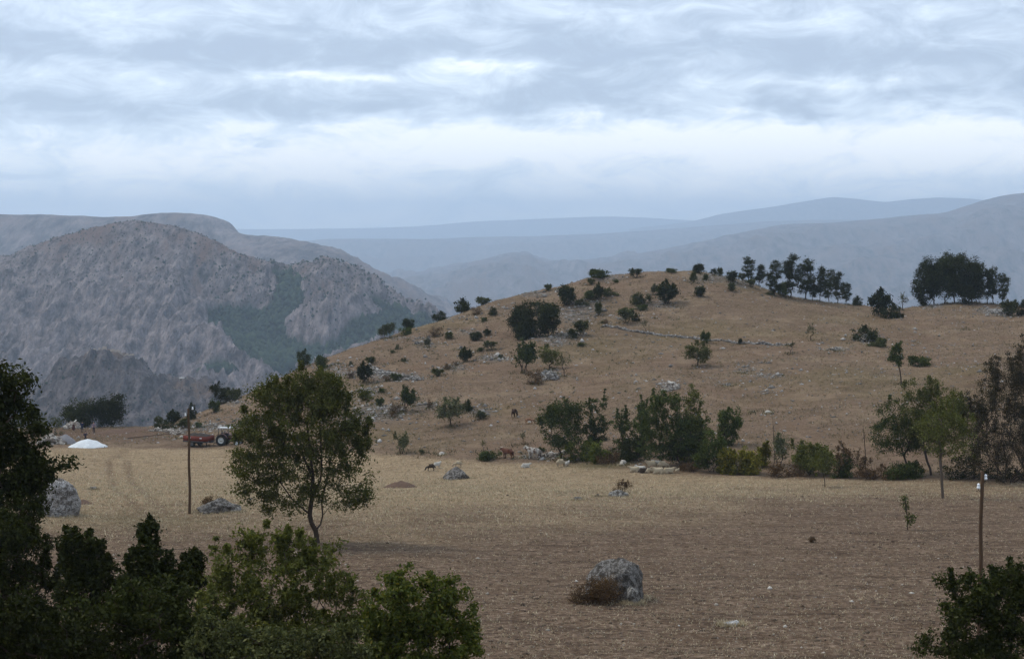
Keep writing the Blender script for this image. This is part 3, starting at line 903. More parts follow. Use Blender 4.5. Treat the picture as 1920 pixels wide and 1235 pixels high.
# ------------------------------------------------------------------ hillside scrub: prototypes copied with their parts
PROTO = {}
def proto(key):
    if key not in PROTO:
        sd = sum(map(ord, key)) * 7
        kind, var = key[:-1], int(key[-1])
        if kind == 'round': PROTO[key] = (2.6, 2.4, plant_meshes(sd + var, 2.6, 2.4, 0.25, 'round', ('oak', 'scrub', 'oak', 'hedge')[var % 4], 62, 46, 0.19, 0.10, stems=4, clump=.26, gap=.7, gscale=.7, shoots=14, shoot_h=.18))
        if kind == 'low': PROTO[key] = (3.0, 1.5, plant_meshes(sd + var, 3.0, 1.5, 0.1, 'low', ('scrub', 'hedge', 'oak', 'grey')[var % 4], 62, 40, 0.17, 0.06, stems=5, clump=.23, gap=.7, gscale=.7, shoots=12, shoot_h=.25))
        if kind == 'loose': PROTO[key] = (2.6, 2.4, plant_meshes(sd + var, 2.6, 2.4, 0.2, 'spread', ('scrub', 'grey', 'hedge', 'grey')[var % 4], 50, 30, 0.17, 0.08, stems=4, clump=.28, gap=.45, shoots=14))
        if kind == 'dry': PROTO[key] = (2.6, 2.0, plant_meshes(sd + var, 2.6, 2.0, 0.1, 'low', 'dry', 55, 26, 0.13, 0.06, stems=6, clump=.26, gap=.25, bark=BARK_PALE))
        if kind == 'tree': PROTO[key] = (4.0, 4.2, plant_meshes(sd + var, 4.0, 4.2, 1.0, 'round', ('scrub', 'olive', 'oak', 'grey')[var % 4], 85, 42, 0.19, 0.13, clump=.34, gap=.4, shoots=10, shoot_h=.2))
        if kind == 'cone': PROTO[key] = (2.1, 2.9, plant_meshes(sd + var, 2.0, 2.8, 0.2, 'cone', 'oak', 50, 46, 0.17, 0.09, clump=.24, gap=.25))
        if kind == 'wisp': PROTO[key] = (2.2, 3.6, plant_meshes(sd + var, 2.2, 3.6, 1.1, 'spread', ('scrub', 'grey')[var % 2], 40, 9, 0.16, 0.09, clump=.26, gap=.45, shoots=8, r_tip=.016))
        if kind == 'slim': PROTO[key] = (3.8, 8.3, plant_meshes(sd + var, 3.0, 8.0, 1.7, 'tall', 'oak', 120, 46, 0.24, 0.17, clump=.34, gap=.6, gscale=1.1))
    return PROTO[key]

SCRUB_RNG = random.Random(5)
def scrub(px, top, base, wid, key, label, cat=None, group=None, name=None):
    p = spot(px, base)
    W0, H0, me_ = proto(key)
    mpp = math.hypot(p[0], p[1]) / F
    hgt = (base - top) * mpp; wd = wid * mpp
    sxy = wd / W0; sz = hgt / H0
    tree = key[:-1] in ('tree', 'slim', 'wisp')
    return put_plant(name or ('tree' if tree else 'bush'), label, cat or ('tree' if tree else 'bush'), me_, (p[0], p[1], p[2] - 0.05), SCRUB_RNG.uniform(0, 6.28), (sxy, sxy, sz), group, ('trunk', 'crown') if tree else ('stems', 'foliage'))

SCRUBS = [
 # skyline from left to right
 (570, 656, 690, 30, 'tree2', 'dark tree on the left slope skyline, just behind the big field tree'),
 (603, 665, 692, 30, 'low1', 'low green bush beside the dark tree above the big field tree'),
 (413, 711, 752, 42, 'tree2', 'rounded dark tree on the slope above the red trailer'),
 (440, 727, 751, 28, 'round1', 'grey-green bush touching the rounded tree above the trailer'),
 (402, 750, 775, 22, 'round3', 'fresh green bush below the rounded tree above the trailer'),
 (360, 745, 786, 17, 'cone0', 'thin pointed tree right behind the top of the wooden pole', 'tree'),
 (325, 770, 797, 26, 'round2', 'dark bush on the skyline just left of the wooden pole'),
 (298, 779, 803, 18, 'tree0', 'small upright tree at the end of the dirt bank skyline'),
 (310, 788, 805, 34, 'low2', 'low dark thicket at the foot of the slope, end of the dirt bank'),
 (345, 783, 803, 24, 'round1', 'grey-green bush at the foot of the wooden pole slope'),
 (374, 790, 802, 14, 'low1', 'tiny green bush on the scree behind the red trailer'),
 (455, 786, 799, 20, 'low0', 'small bush on the scree above the tractor roof'),
 (717, 612, 635, 20, 'loose1', 'pale bush leaning against the small skyline tree'),
 (731, 604, 635, 22, 'tree0', 'small tree with a thin trunk on the left skyline slope'),
 (765, 590, 612, 24, 'round0', 'dark round bush on the skyline, second left of the long bush pair'),
 (762, 612, 628, 24, 'low1', 'low bush right below the round skyline bush'),
 (827, 581, 598, 32, 'low2', 'low dark skyline bush left of the dense wide one'),
 (868, 559, 584, 42, 'low2', 'dense wide dark bush on the left skyline'),
 (905, 555, 572, 28, 'round1', 'open bush on the skyline next to the dense wide one'),
 (1028, 532, 546, 15, 'round1', 'small pale bush alone on the skyline before the summit'),
 (1123, 503, 521, 46, 'low1', 'long wind-swept bush on the skyline left of the summit'),
 (1193, 500, 521, 28, 'loose0', 'spiky bush on the skyline nearest the summit'),
 (1260, 502, 511, 24, 'low1', 'flat green bush lying on the very summit'),
 (1310, 494, 513, 24, 'round0', 'rounded bush standing on the summit, right of the flat green one'),
 (1300, 509, 531, 14, 'round1', 'narrow bush just below the rounded summit bush'),
 (1338, 494, 508, 16, 'cone0', 'small pointed dark bush on the summit skyline'),
 (1350, 501, 518, 13, 'round1', 'little bush between the pointed bush and the first slim trees'),
 (1373, 507, 529, 24, 'round0', 'round grey-green bush where the skyline begins to drop'),
 (1391, 510, 524, 16, 'round1', 'small bush at the foot of the first slim skyline tree'),
 (1323, 513, 526, 12, 'low1', 'tiny bush among stones under the summit'),
 (1372, 529, 546, 16, 'round1', 'small lone bush below the skyline shoulder'),
 (1313, 536, 557, 24, 'round0', 'compact dark bush below the summit stones'),
 (1408, 521, 538, 22, 'loose0', 'ragged bush below the pair of slim skyline trees'),
 (1467, 529, 556, 28, 'round3', 'leafy bush filling the foot of the slim tree row'),
 (1446, 541, 553, 18, 'low0', 'low bush among stones left of the slim tree row'),
 (1607, 556, 573, 26, 'low2', 'dark bush alone to the right of the slim tree row'),
 (1650, 545, 592, 42, 'round2', 'tall dark bush in the saddle of the hill'),
 (1674, 570, 597, 40, 'low2', 'spreading dark bush joined to the tall saddle bush'),
 (1692, 551, 582, 24, 'wisp1', 'wispy bare-branched tree beside the saddle bushes'),
 (1834, 533, 566, 28, 'loose1', 'pale shrubby growth under the big grove, at its right end'),
 (1893, 562, 592, 34, 'round1', 'grey-green bush among stones at the right end of the skyline'),
 (1918, 566, 592, 22, 'low2', 'dark bush cut by the right edge of the picture below the skyline'),
 # on the face of the hill
 (1062, 534, 573, 38, 'round0', 'big round dark bush up the slope to the right of the tree clump'),
 (1122, 532, 563, 19, 'round2', 'upright dark bush in the upper row of scrub'),
 (1107, 543, 561, 32, 'low1', 'broad green bush left of the upright one in the upper row'),
 (1142, 539, 557, 30, 'low0', 'broad green bush right of the upright one in the upper row'),
 (1108, 521, 534, 14, 'round1', 'small bush on the stones under the wind-swept skyline bush'),
 (1155, 523, 530, 12, 'low1', 'tiny green bush high on the slope under the spiky skyline one'),
 (1250, 529, 571, 42, 'round2', 'large dark leaning bush under the summit'),
 (1226, 535, 554, 22, 'loose1', 'loose bush touching the large leaning one'),
 (1200, 547, 571, 36, 'low0', 'wide olive bush left of the large leaning one'),
 (1172, 572, 605, 46, 'loose0', 'sprawling olive bush in the middle of the upper slope'),
 (1192, 588, 602, 16, 'low2', 'small dark bush at the right end of the sprawling olive one'),
 (1203, 569, 581, 24, 'low1', 'flat bush on stones under the large leaning one'),
 (1088, 596, 629, 40, 'loose0', 'ragged bush right of the dark tree clump'),
 (1074, 615, 634, 20, 'round0', 'small dark bush at the foot of the ragged one by the clump'),
 (1137, 595, 611, 12, 'dry0', 'small brown bush at the upper end of the stone wall'),
 (1210, 600, 623, 16, 'wisp1', 'thin sapling growing on the stone wall'),
 (1122, 566, 592, 16, 'round1', 'pale bush amid rubble below the upper row'),
 (1090, 561, 574, 26, 'low0', 'flat bush on rubble below the big round bush'),
 (1322, 619, 644, 19, 'round3', 'green bush sitting on the stone wall above the lone parasol tree'),
 (1388, 634, 646, 9, 'round0', 'tiny dark bush on the stone wall'),
 (893, 572, 591, 24, 'dry0', 'brownish bush below the skyline pair'),
 (925, 571, 591, 17, 'cone0', 'small pointed bush left of the dark tree clump'),
 (907, 595, 604, 12, 'low1', 'very small green bush under the pointed one'),
 (818, 607, 631, 31, 'dry0', 'large brown twiggy bush below the left skyline'),
 (842, 621, 636, 18, 'round1', 'small olive bush right of the brown twiggy one'),
 (893, 621, 639, 25, 'round0', 'dark bush in the stony strip, left of a smaller twin'),
 (913, 617, 630, 15, 'round2', 'smaller dark bush beside the one in the stony strip'),
 (920, 636, 656, 28, 'loose0', 'loose bush below the two dark ones in the stony strip'),
 (901, 650, 658, 14, 'low1', 'small flat bush at the left tip of the loose one'),
 (938, 664, 672, 12, 'low3', 'tiny grey bush on the rubble below the loose one'),
 (872, 652, 679, 27, 'round2', 'compact black-green bush in the middle of the left slope'),
 (853, 674, 686, 12, 'dry0', 'small dry bush beside the compact black-green one'),
 (838, 680, 692, 24, 'dry1', 'dry bush on stones below the compact black-green one'),
 (820, 689, 706, 22, 'round1', 'grey-green bush on the left slope between two stony strips'),
 (800, 633, 652, 12, 'loose1', 'thin bush standing among boulders below the brown twiggy one'),
 (745, 645, 655, 9, 'low3', 'tiny pale bush on the bare left slope'),
 (737, 655, 662, 11, 'low0', 'tiny bush under the pale one on the bare left slope'),
 (757, 669, 677, 12, 'low0', 'small flat bush halfway down the bare left slope'),
 (695, 667, 683, 19, 'round1', 'dark bush just above the rubble wall on the left slope'),
 (682, 681, 718, 31, 'round2', 'tall black-green bush in front of the rubble wall'),
 (658, 690, 709, 20, 'dry1', 'grey dry bush left of the tall black-green one'),
 (658, 676, 686, 10, 'low3', 'tiny bush at the edge of the slope left of the rubble wall'),
 (725, 700, 714, 22, 'dry0', 'dull brown bush under the rubble wall'),
 (742, 698, 713, 20, 'round1', 'grey-green bush under the rubble wall, right of the brown one'),
 (684, 731, 751, 24, 'round1', 'olive bush at the top of the scree'),
 (717, 727, 737, 12, 'low1', 'small dark bush on open ground above the scree'),
 (713, 744, 761, 17, 'round3', 'small leafy bush on the upper scree'),
 (760, 727, 774, 44, 'loose2', 'large leafy shrub on the scree'),
 (742, 752, 776, 26, 'dry0', 'brown bush at the left side of the large scree shrub'),
 (805, 746, 765, 18, 'dry1', 'dry grey bush at the right end of the scree'),
 (735, 770, 784, 14, 'dry0', 'small dry bush low on the scree'),
 (845, 742, 801, 58, 'tree3', 'lone grey-green tree low on the left slope'),
 (878, 751, 771, 28, 'low2', 'dark bush right behind the lone grey-green tree'),
 (902, 769, 786, 20, 'round1', 'bush on stones right of the lone grey-green tree'),
 (982, 641, 700, 58, 'loose2', 'broad spiky shrub left of the crooked trees on the slope'),
 (1002, 686, 719, 38, 'dry0', 'dark brown bush under the broad spiky shrub'),
 (1030, 648, 693, 44, 'tree1', 'crooked olive tree in the middle of the slope'),
 (1058, 661, 706, 25, 'wisp0', 'small nearly bare tree right of the crooked olive one'),
 (1308, 642, 688, 56, 'tree1', 'lone parasol-shaped tree below the stone wall'),
 (1482, 641, 664, 20, 'wisp0', 'stunted leaning tree at the end of the stone wall'),
 (1520, 609, 639, 22, 'wisp1', 'small leaning tree alone in the upper field'),
 (1622, 612, 640, 52, 'low2', 'thick dark bush growing over the white stone heap'),
 (1647, 630, 649, 34, 'low0', 'low bush just below the white stone heap'),
 (1727, 666, 686, 46, 'low1', 'flat green bush in the right-hand field'),
 (1811, 611, 619, 5, 'wisp0', 'tiny twig plant alone in the upper right field'),
 (1130, 600, 606, 7, 'low0', 'tiny shrub beside the upper end of the wall'),
 (1090, 641, 648, 16, 'low1', 'flat bush on the rubble right of the tree clump'),
 (1092, 643, 650, 6, 'low0', 'very small bush at the rim of the rubble right of the clump'),
 # along the field edge
 (753, 813, 851, 36, 'loose3', 'grey-green fan-shaped shrub at the field edge'),
 (790, 840, 852, 10, 'loose0', 'tiny green shrub right of the fan-shaped one'),
 (907, 824, 848, 13, 'wisp0', 'thin sapling behind the weeds at the field edge'),
 (915, 843, 862, 48, 'low1', 'low mat of green weeds at the field edge'),
 (981, 808, 834, 16, 'wisp0', 'bare twiggy sapling above the pied cow'),
 (1013, 838, 848, 20, 'loose2', 'small yellow-green shrub on the bank above the pied cow'),
]
for e in SCRUBS:
    scrub(*e[:6], cat=e[6] if len(e) > 6 else None, group='scrub on the hillside' if e[4][:-1] not in ('tree', 'wisp') else 'small trees on the hillside')

# slim oaks on the skyline
SLIM = [(1403, 479, 528, 26, 0, 'first slim oak of the skyline row, nearest the summit'), (1423, 491, 531, 26, 1, 'second slim oak of the skyline row, shorter than its neighbour'),
        (1452, 489, 555, 32, 2, 'open-crowned slim oak with a bush at its foot on the skyline'), (1482, 477, 559, 36, 3, 'tallest slim oak of the skyline row'),
        (1511, 484, 562, 38, 0, 'dense slim oak right of the tallest one'), (1537, 502, 566, 28, 1, 'slim oak in the middle of the denser skyline trees'),
        (1554, 506, 567, 24, 2, 'slim oak just left of the last two in the row'), (1570, 510, 569, 26, 3, 'last but one slim oak of the skyline row'), (1586, 531, 571, 24, 1, 'shortest oak at the right end of the skyline row'),
        (1523, 520, 563, 20, 2, 'thin oak squeezed behind the dense one in the row'),
        (1852, 500, 563, 22, 3, 'thin oak directly right of the big grove'), (1862, 497, 563, 24, 1, 'middle thin oak right of the big grove'), (1880, 504, 562, 24, 0, 'outermost thin oak right of the big grove')]
for px, top, base, wid, v, lab in SLIM:
    scrub(px, top, base, wid, 'slim%d' % v, lab, 'tree', 'slim oaks on the skyline', 'oak_tree')

# the big grove: trees crown to crown on bare trunks
GROVE = [(1735, 487, 567, 50, 'grove tree at the left end with low hanging crown'), (1752, 476, 568, 54, 'second grove tree from the left, over bare twin trunks'), (1772, 471, 567, 56, 'tallest grove tree on a thin straight trunk'),
         (1789, 474, 567, 54, 'grove tree left of the big domed crown'), (1812, 475, 570, 74, 'widest grove tree with the big domed crown'), (1822, 487, 568, 46, 'rightmost grove tree tucked under the domed crown')]
for i, (px, top, base, wid, lab) in enumerate(GROVE):
    p = spot(px, base)
    mpp = math.hypot(p[0], p[1]) / F
    Hh, Ww = (base - top) * mpp, wid * mpp
    put_plant('grove_tree', lab, 'tree', plant_meshes(300 + i, Ww, Hh, Hh * (.12 if i not in (0, 4) else .02), 'round', 'oak', 170, 70, 0.24, 0.17, clump=.44, gap=.2, gscale=1.4), (p[0], p[1], p[2] - .05), 0, (1, 1, 1), 'trees of the big grove')

# dark clump in the middle of the slope
for i, (px, top, base, wid, lab) in enumerate([(972, 569, 630, 44, 'left tree of the dark clump on the slope'), (1008, 561, 633, 60, 'tallest middle tree of the dark clump on the slope'), (1030, 565, 631, 40, 'right tree of the dark clump on the slope'), (985, 600, 636, 40, 'dark undergrowth bush at the foot of the clump')]):
    p = spot(px, base)
    mpp = math.hypot(p[0], p[1]) / F
    Hh, Ww = (base - top) * mpp, wid * mpp
    put_plant('clump_tree' if i < 3 else 'bush', lab, 'tree' if i < 3 else 'bush', plant_meshes(330 + i, Ww, Hh, Hh * (.1 if i < 3 else .0), 'round', 'oak', 130, 46, 0.24, 0.15, clump=.42, gap=.28, stems=3), (p[0], p[1], p[2] - .05), 0, (1, 1, 1), 'dark clump on the slope', ('trunk', 'crown') if i < 3 else ('stems', 'foliage'))

# two dark round trees behind the workers
for i, (px, top, base, wid, lab) in enumerate([(152, 747, 803, 66, 'left of the two dark round trees behind the workers'), (205, 741, 805, 60, 'right of the two dark round trees behind the workers')]):
    p = spot(px, base, 257)
    mpp = math.hypot(p[0], p[1]) / F
    Hh, Ww = (base - top) * mpp, wid * mpp
    put_plant('oak_tree', lab, 'tree', plant_meshes(340 + i, Ww * 1.1, Hh, .1, 'round', 'oak', 170, 48, 0.24, 0.15, clump=.5, gap=.05, stems=5), (p[0], p[1], p[2] - .05), 0, (1, 1, 1), 'round trees behind the workers')

# hedgerow along the far side of the field: px, top, base, width, crown foot (share), style, leaf, density, label, kind
HEDGE = [
 (1052, 740, 862, 84, .16, 'round', 'hedge', 190, 'large leafy tree at the left end of the hedgerow', 'tree', 16),
 (1112, 745, 850, 42, .12, 'tall', 'hedge', 110, 'slimmer dark tree joined to the left end tree of the hedgerow', 'tree', 6),
 (1085, 812, 866, 62, .02, 'low', 'bright', 90, 'yellow-green bush in front of the left end trees', 'bush', 8),
 (1128, 815, 868, 40, .02, 'low', 'bright', 60, 'light green undergrowth bush right of the left end trees', 'bush', 6),
 (1168, 766, 866, 38, .1, 'tall', 'hedge', 70, 'thin pale tree rising in the first gap of the hedgerow', 'tree', 10),
 (1186, 812, 874, 52, .02, 'round', 'oak', 100, 'squat dark shrub behind the resting sheep, at their left end', 'bush', 4),
 (1208, 754, 850, 26, .1, 'tall', 'hedge', 70, 'narrow pointed tree in the centre of the hedgerow', 'tree', 8),
 (1238, 735, 884, 70, .22, 'tall', 'hedge', 190, 'tree with a visible forked trunk above the resting sheep', 'tree', 14),
 (1306, 718, 878, 58, .08, 'cone', 'olive', 170, 'tallest pointed tree of the hedgerow', 'tree', 14),
 (1282, 765, 882, 78, .06, 'round', 'hedge', 170, 'broad dark tree under the tallest pointed one', 'tree', 10),
 (1334, 800, 886, 56, .04, 'round', 'hedge', 100, 'dense bush right of the tallest pointed tree', 'bush', 8),
 (1368, 760, 836, 44, .06, 'round', 'hedge', 110, 'compact dark tree standing alone up the bank behind the hedge', 'tree', 8),
 (1356, 826, 888, 50, .02, 'low', 'yellow', 80, 'yellowing bush at the left of the golden-green pair', 'bush', 8),
 (1394, 832, 889, 62, .02, 'low', 'yellow', 110, 'broad golden-green bush along the field edge', 'bush', 8),
 (1433, 832, 876, 20, .05, 'tall', 'yellow', 34, 'small thin yellow shrub right of the golden-green bushes', 'bush', 4),
 (1460, 808, 876, 46, .12, 'spread', 'grey', 60, 'loose grey-green shrub in the middle of the open hedge', 'bush', 16),
 (1522, 822, 892, 74, .06, 'round', 'olive', 130, 'rounded olive shrub right of the loose grey-green one', 'bush', 12),
 (1590, 828, 894, 66, .05, 'spread', 'dry', 80, 'leafless purple-brown thicket in the hedge', 'bush', 24),
 (1470, 862, 893, 60, .02, 'low', 'dry', 70, 'low brown brush along the hedge foot', 'bush', 8),
 (1160, 846, 874, 76, .02, 'low', 'dry', 70, 'brown dry brush along the hedge foot near the resting sheep', 'bush', 8),
 (1300, 862, 890, 50, .02, 'low', 'dry', 50, 'brown brush right of the resting sheep', 'bush', 6),
 (1640, 872, 900, 66, .02, 'low', 'dry', 70, 'reddish brown low hedge at the foot of the round-topped trees', 'bush', 5),
 (1690, 866, 898, 80, .02, 'low', 'hedge', 90, 'low green weeds under the round-topped trees', 'bush', 6),
 (1582, 848, 896, 40, .02, 'low', 'hedge', 40, 'green brush at the foot of the leafless thicket', 'bush', 3),
]
HG = {}
for i, (px, top, base, wid, cb, style, leaf, nt, lab, kind, sh) in enumerate(HEDGE):
    if 1150 < px < 1320: base -= 9                       # behind the resting flock
    p = spot(px, base)
    mpp = math.hypot(p[0], p[1]) / F
    Hh, Ww = (base - top) * mpp, wid * mpp
    sparse = leaf in ('dry', 'grey')
    nl = 14 if (leaf == 'dry' and style == 'spread') else (26 if sparse else 44)
    ms = plant_meshes(400 + i, Ww * 1.12, Hh * .97, Hh * cb * .7, style, leaf, int(nt * 1.3), nl, 0.17 if not sparse else .13, 0.13 if kind == 'tree' else .06, clump=max(.2, Ww * .075), gap=.5 if style != 'low' else .3, shoots=int(sh * 1.6), shoot_h=.2,
                      stems=1 if (kind == 'tree' and cb > .15) else 4, bark=BARK_PALE if leaf == 'dry' else None)
    tree = kind == 'tree'
    put_plant('hedge_tree' if tree else 'hedge_bush', lab, kind, ms, (p[0], p[1], p[2] - .05), 0, (1, 1, 1), 'trees of the hedgerow' if tree else 'bushes of the hedgerow', ('trunk', 'crown') if tree else ('stems', 'foliage'))

def custom(name, lab, cat, px, base, seed, lobes_px, leaf, ntips, nleaf, size, r_base, d=None, clump=.35, gap=.35, shoots=0, shoot_h=.3, trunk_px=None, limbs_px=(), depth=.8, stems=1, group=None, parts=('trunk', 'crown'), gscale=None, r_tip=.012, bark=None, sides=6, wiggle=.12, aspect=.5, leafless=0.0, shell=.35):
    """plant whose crown outline is read off the photograph as lobes (px, py, rx, ry) at the plant's own distance"""
    p = spot(px, base, d)
    dist = p[1]
    a, b = ray(px, base)
    mpp = math.hypot(p[0], p[1]) / F
    if d is not None:                            # foot hidden: heights measured from the sight line at that distance
        def zz(py): return ray(px, py)[1] * dist - p[2]
    else:
        def zz(py): return (base - py) * mpp
    rng = np.random.RandomState(seed + 1)
    lobes = []
    for q in lobes_px:
        lx, ly, rx, ry = q[:4]
        off = q[4] if len(q) > 4 else rng.uniform(-.3, .3) * depth
        r = rx * mpp
        lobes.append((((lx - px) * mpp, off * 3.0, zz(ly)), (r, max(r * depth, .3), ry * mpp)))
    Hh = max(l[0][2] + l[1][2] for l in lobes); cb = max(0.05, min(l[0][2] - l[1][2] for l in lobes))
    Ww = max(l[0][0] + l[1][0] for l in lobes) - min(l[0][0] - l[1][0] for l in lobes)
    tr = None
    if trunk_px:
        tr = [((x - px) * mpp, 0.0, zz(y)) for x, y in trunk_px]
        tr[0] = (tr[0][0], 0, tr[0][2] - .15)
    lm = [(k0, [((x - px) * mpp, yy, zz(y)) for x, y, yy in ch]) for k0, ch in limbs_px]
    ms = plant_meshes(seed, Ww, Hh, cb, 'round', leaf, ntips, nleaf, size, r_base, r_tip=r_tip, clump=clump, gap=gap, shoots=shoots, shoot_h=shoot_h, lobes=lobes, stems=stems, trunk=tr, limbs=lm, gscale=gscale, bark=bark, sides=sides, wiggle=wiggle, aspect=aspect, leafless=leafless, shell=shell)
    return put_plant(name, lab, cat, ms, (p[0], p[1], p[2] - .03), 0, (1, 1, 1), group, parts)

# the big tree in the field
custom('field_tree', 'big olive-green tree standing alone in the field, forked trunk', 'tree', 594, 1018, 11,
       [(575, 810, 105, 90), (585, 745, 72, 48), (520, 775, 62, 62), (640, 785, 58, 72), (555, 735, 60, 40), (620, 745, 40, 45), (470, 860, 38, 40), (500, 840, 70, 60), (650, 850, 55, 70), (560, 880, 90, 60), (470, 900, 40, 30), (680, 920, 28, 26), (540, 930, 70, 35), (640, 920, 60, 40), (615, 722, 34, 26), (492, 730, 28, 24), (455, 830, 24, 30), (565, 716, 34, 24), (690, 860, 18, 30)],
       'olive', 540, 92, 0.13, 0.2, clump=.30, gap=.42, shoots=70, shoot_h=.07, trunk_px=[(596, 1018), (594, 1005), (592, 993), (584, 978), (581, 962), (586, 930), (588, 895), (584, 850), (578, 800)],
       limbs_px=[(2, [(601, 982, .1), (605, 965, .15), (603, 940, .2), (612, 900, .3), (622, 850, .4), (628, 800, .4)]), (4, [(570, 950, -.3), (550, 930, -.5), (530, 900, -.6), (505, 860, -.7)]), (5, [(600, 900, .6), (602, 860, .7), (598, 800, .8)]), (6, [(570, 860, .5), (545, 820, .6), (530, 780, .5)])], gscale=1.1, r_tip=.011, sides=7, shell=.25)

# trees on the right of the hedge
custom('round_topped_tree', 'left round-topped tree on a leaning trunk by the hedge', 'tree', 1702, 888, 21, [(1690, 800, 48, 38), (1682, 836, 42, 16), (1670, 770, 26, 26), (1660, 815, 26, 26), (1720, 810, 30, 32)], 'hedge', 170, 64, .14, .13, clump=.32, gap=.4,
       trunk_px=[(1702, 888), (1700, 870), (1694, 853), (1690, 838)], shoots=10, shoot_h=.15, gscale=1.2)
custom('round_topped_tree', 'tallest round-topped tree with a forked trunk by the hedge', 'tree', 1744, 892, 22, [(1735, 780, 45, 40), (1738, 828, 46, 22), (1720, 745, 25, 28), (1755, 745, 30, 28), (1775, 790, 28, 40), (1740, 730, 18, 18), (1720, 800, 30, 30)], 'olive', 240, 64, .14, .15, clump=.32, gap=.42,
       trunk_px=[(1746, 892), (1744, 880), (1738, 866), (1734, 850), (1730, 835)], shoots=26, shoot_h=.14, gscale=1.2)
custom('round_topped_tree', 'open tree on a straight pale trunk standing out into the field', 'tree', 1768, 934, 23, [(1765, 800, 40, 36), (1778, 838, 36, 20), (1785, 770, 26, 30), (1750, 820, 26, 20), (1795, 810, 26, 26)], 'olive', 130, 50, .14, .16, clump=.32, gap=.45,
       trunk_px=[(1768, 934), (1766, 910), (1764, 885), (1762, 862), (1763, 845)], shoots=16, shoot_h=.15, gscale=1.1, bark=BARK_PALE)
custom('hedge_tree', 'loose green tree between the round-topped trees and the russet one', 'tree', 1824, 898, 24, [(1815, 790, 30, 36), (1800, 760, 20, 20), (1825, 830, 24, 30)], 'olive', 110, 50, .14, .1, clump=.34, gap=.4, trunk_px=[(1826, 898), (1826, 880), (1825, 862), (1822, 845)], shoots=12, shoot_h=.15)
custom('russet_tree', 'large russet-brown tree with bare shoots at the right edge', 'tree', 1890, 905, 25, [(1890, 790, 70, 80), (1850, 810, 40, 60), (1930, 740, 50, 80), (1880, 720, 34, 40), (1915, 690, 25, 40), (1860, 860, 60, 36), (1930, 860, 50, 36), (1845, 720, 12, 40), (1960, 800, 60, 80)], 'russet', 560, 120, .10, .14, clump=.40, gap=.1,
       shoots=150, shoot_h=.16, stems=6, gscale=1.2, r_tip=.007)
custom('hedge_bush', 'black-green bush in deep shade left of the russet tree', 'bush', 1800, 899, 26, [(1790, 880, 24, 18), (1815, 878, 24, 20), (1835, 882, 20, 16), (1860, 888, 26, 14), (1900, 890, 30, 14)], 'oak', 90, 46, .15, .05, clump=.28, gap=.2, stems=4, parts=('stems', 'foliage'), group='bushes of the hedgerow')
custom('lone_tree', 'slender tree with a small upright crown on the right-hand slope', 'tree', 1690, 721, 29, [(1680, 664, 10, 14), (1682, 652, 7, 8), (1676, 672, 8, 8), (1685, 676, 7, 8)], 'hedge', 60, 50, .17, .11, clump=.26, gap=.3, trunk_px=[(1690, 721), (1689, 708), (1687, 695), (1684, 684)], shoots=8, shoot_h=.2)
custom('sapling', 'very thin bare sapling rising above the loose grey-green shrub', 'sapling', 1451, 874, 71, [(1448, 790, 3, 8), (1450, 806, 4, 8), (1451, 822, 4, 8)], 'grey', 9, 2, .1, .05, clump=.12, gap=0, trunk_px=[(1451, 874), (1452, 850), (1450, 825), (1449, 800), (1448, 782)], depth=1.0)
custom('sapling', 'thin bare stem standing between the thicket and the round-topped trees', 'sapling', 1622, 890, 72, [(1618, 808, 3, 8), (1620, 826, 4, 8)], 'grey', 8, 2, .1, .05, clump=.12, gap=0, trunk_px=[(1622, 890), (1623, 865), (1621, 840), (1619, 815), (1617, 800)], depth=1.0)
custom('sapling', 'thin leafy sapling standing alone in the ploughed field', 'sapling', 1701, 993, 27, [(1697, 940, 5, 10), (1699, 958, 8, 10), (1703, 970, 6, 8), (1695, 932, 3, 6)], 'hedge', 22, 26, .11, .045, clump=.13, gap=.2, trunk_px=[(1701, 993), (1702, 980), (1700, 965), (1698, 950), (1696, 935)], depth=1.0)
custom('young_tree', 'short dark tree on a thin trunk in front of the rounded olive shrub', 'tree', 1547, 913, 28, [(1540, 866, 20, 18), (1552, 858, 14, 16), (1530, 872, 16, 14)], 'olive', 50, 40, .13, .05, clump=.26, gap=.35, trunk_px=[(1547, 913), (1546, 900), (1543, 888), (1541, 878)])

# far left
custom('dark_oak', 'tall dark oak at the left edge, branches over the white boulder', 'tree', 10, 1210, 31,
       [(10, 720, 40, 45), (-40, 700, 60, 60), (45, 715, 22, 18), (40, 755, 28, 20), (0, 800, 60, 50), (50, 820, 40, 34), (70, 792, 22, 18), (20, 880, 66, 50), (60, 900, 40, 40), (100, 880, 30, 22), (135, 868, 20, 12), (40, 960, 60, 34), (-60, 850, 80, 120), (-40, 970, 80, 70)],
       'oak', 560, 62, .115, .2, d=50, clump=.2, gap=.7, shoots=60, shoot_h=.04, gscale=.6, r_tip=.008, depth=.7)
custom('bush', 'brownish bush on the field edge left of the workers', 'bush', 96, 815, 32, [(92, 796, 22, 16), (75, 800, 20, 16), (108, 802, 14, 14), (50, 800, 30, 20)], 'scrub', 60, 40, .2, .05, clump=.36, gap=.25, stems=4, parts=('stems', 'foliage'))

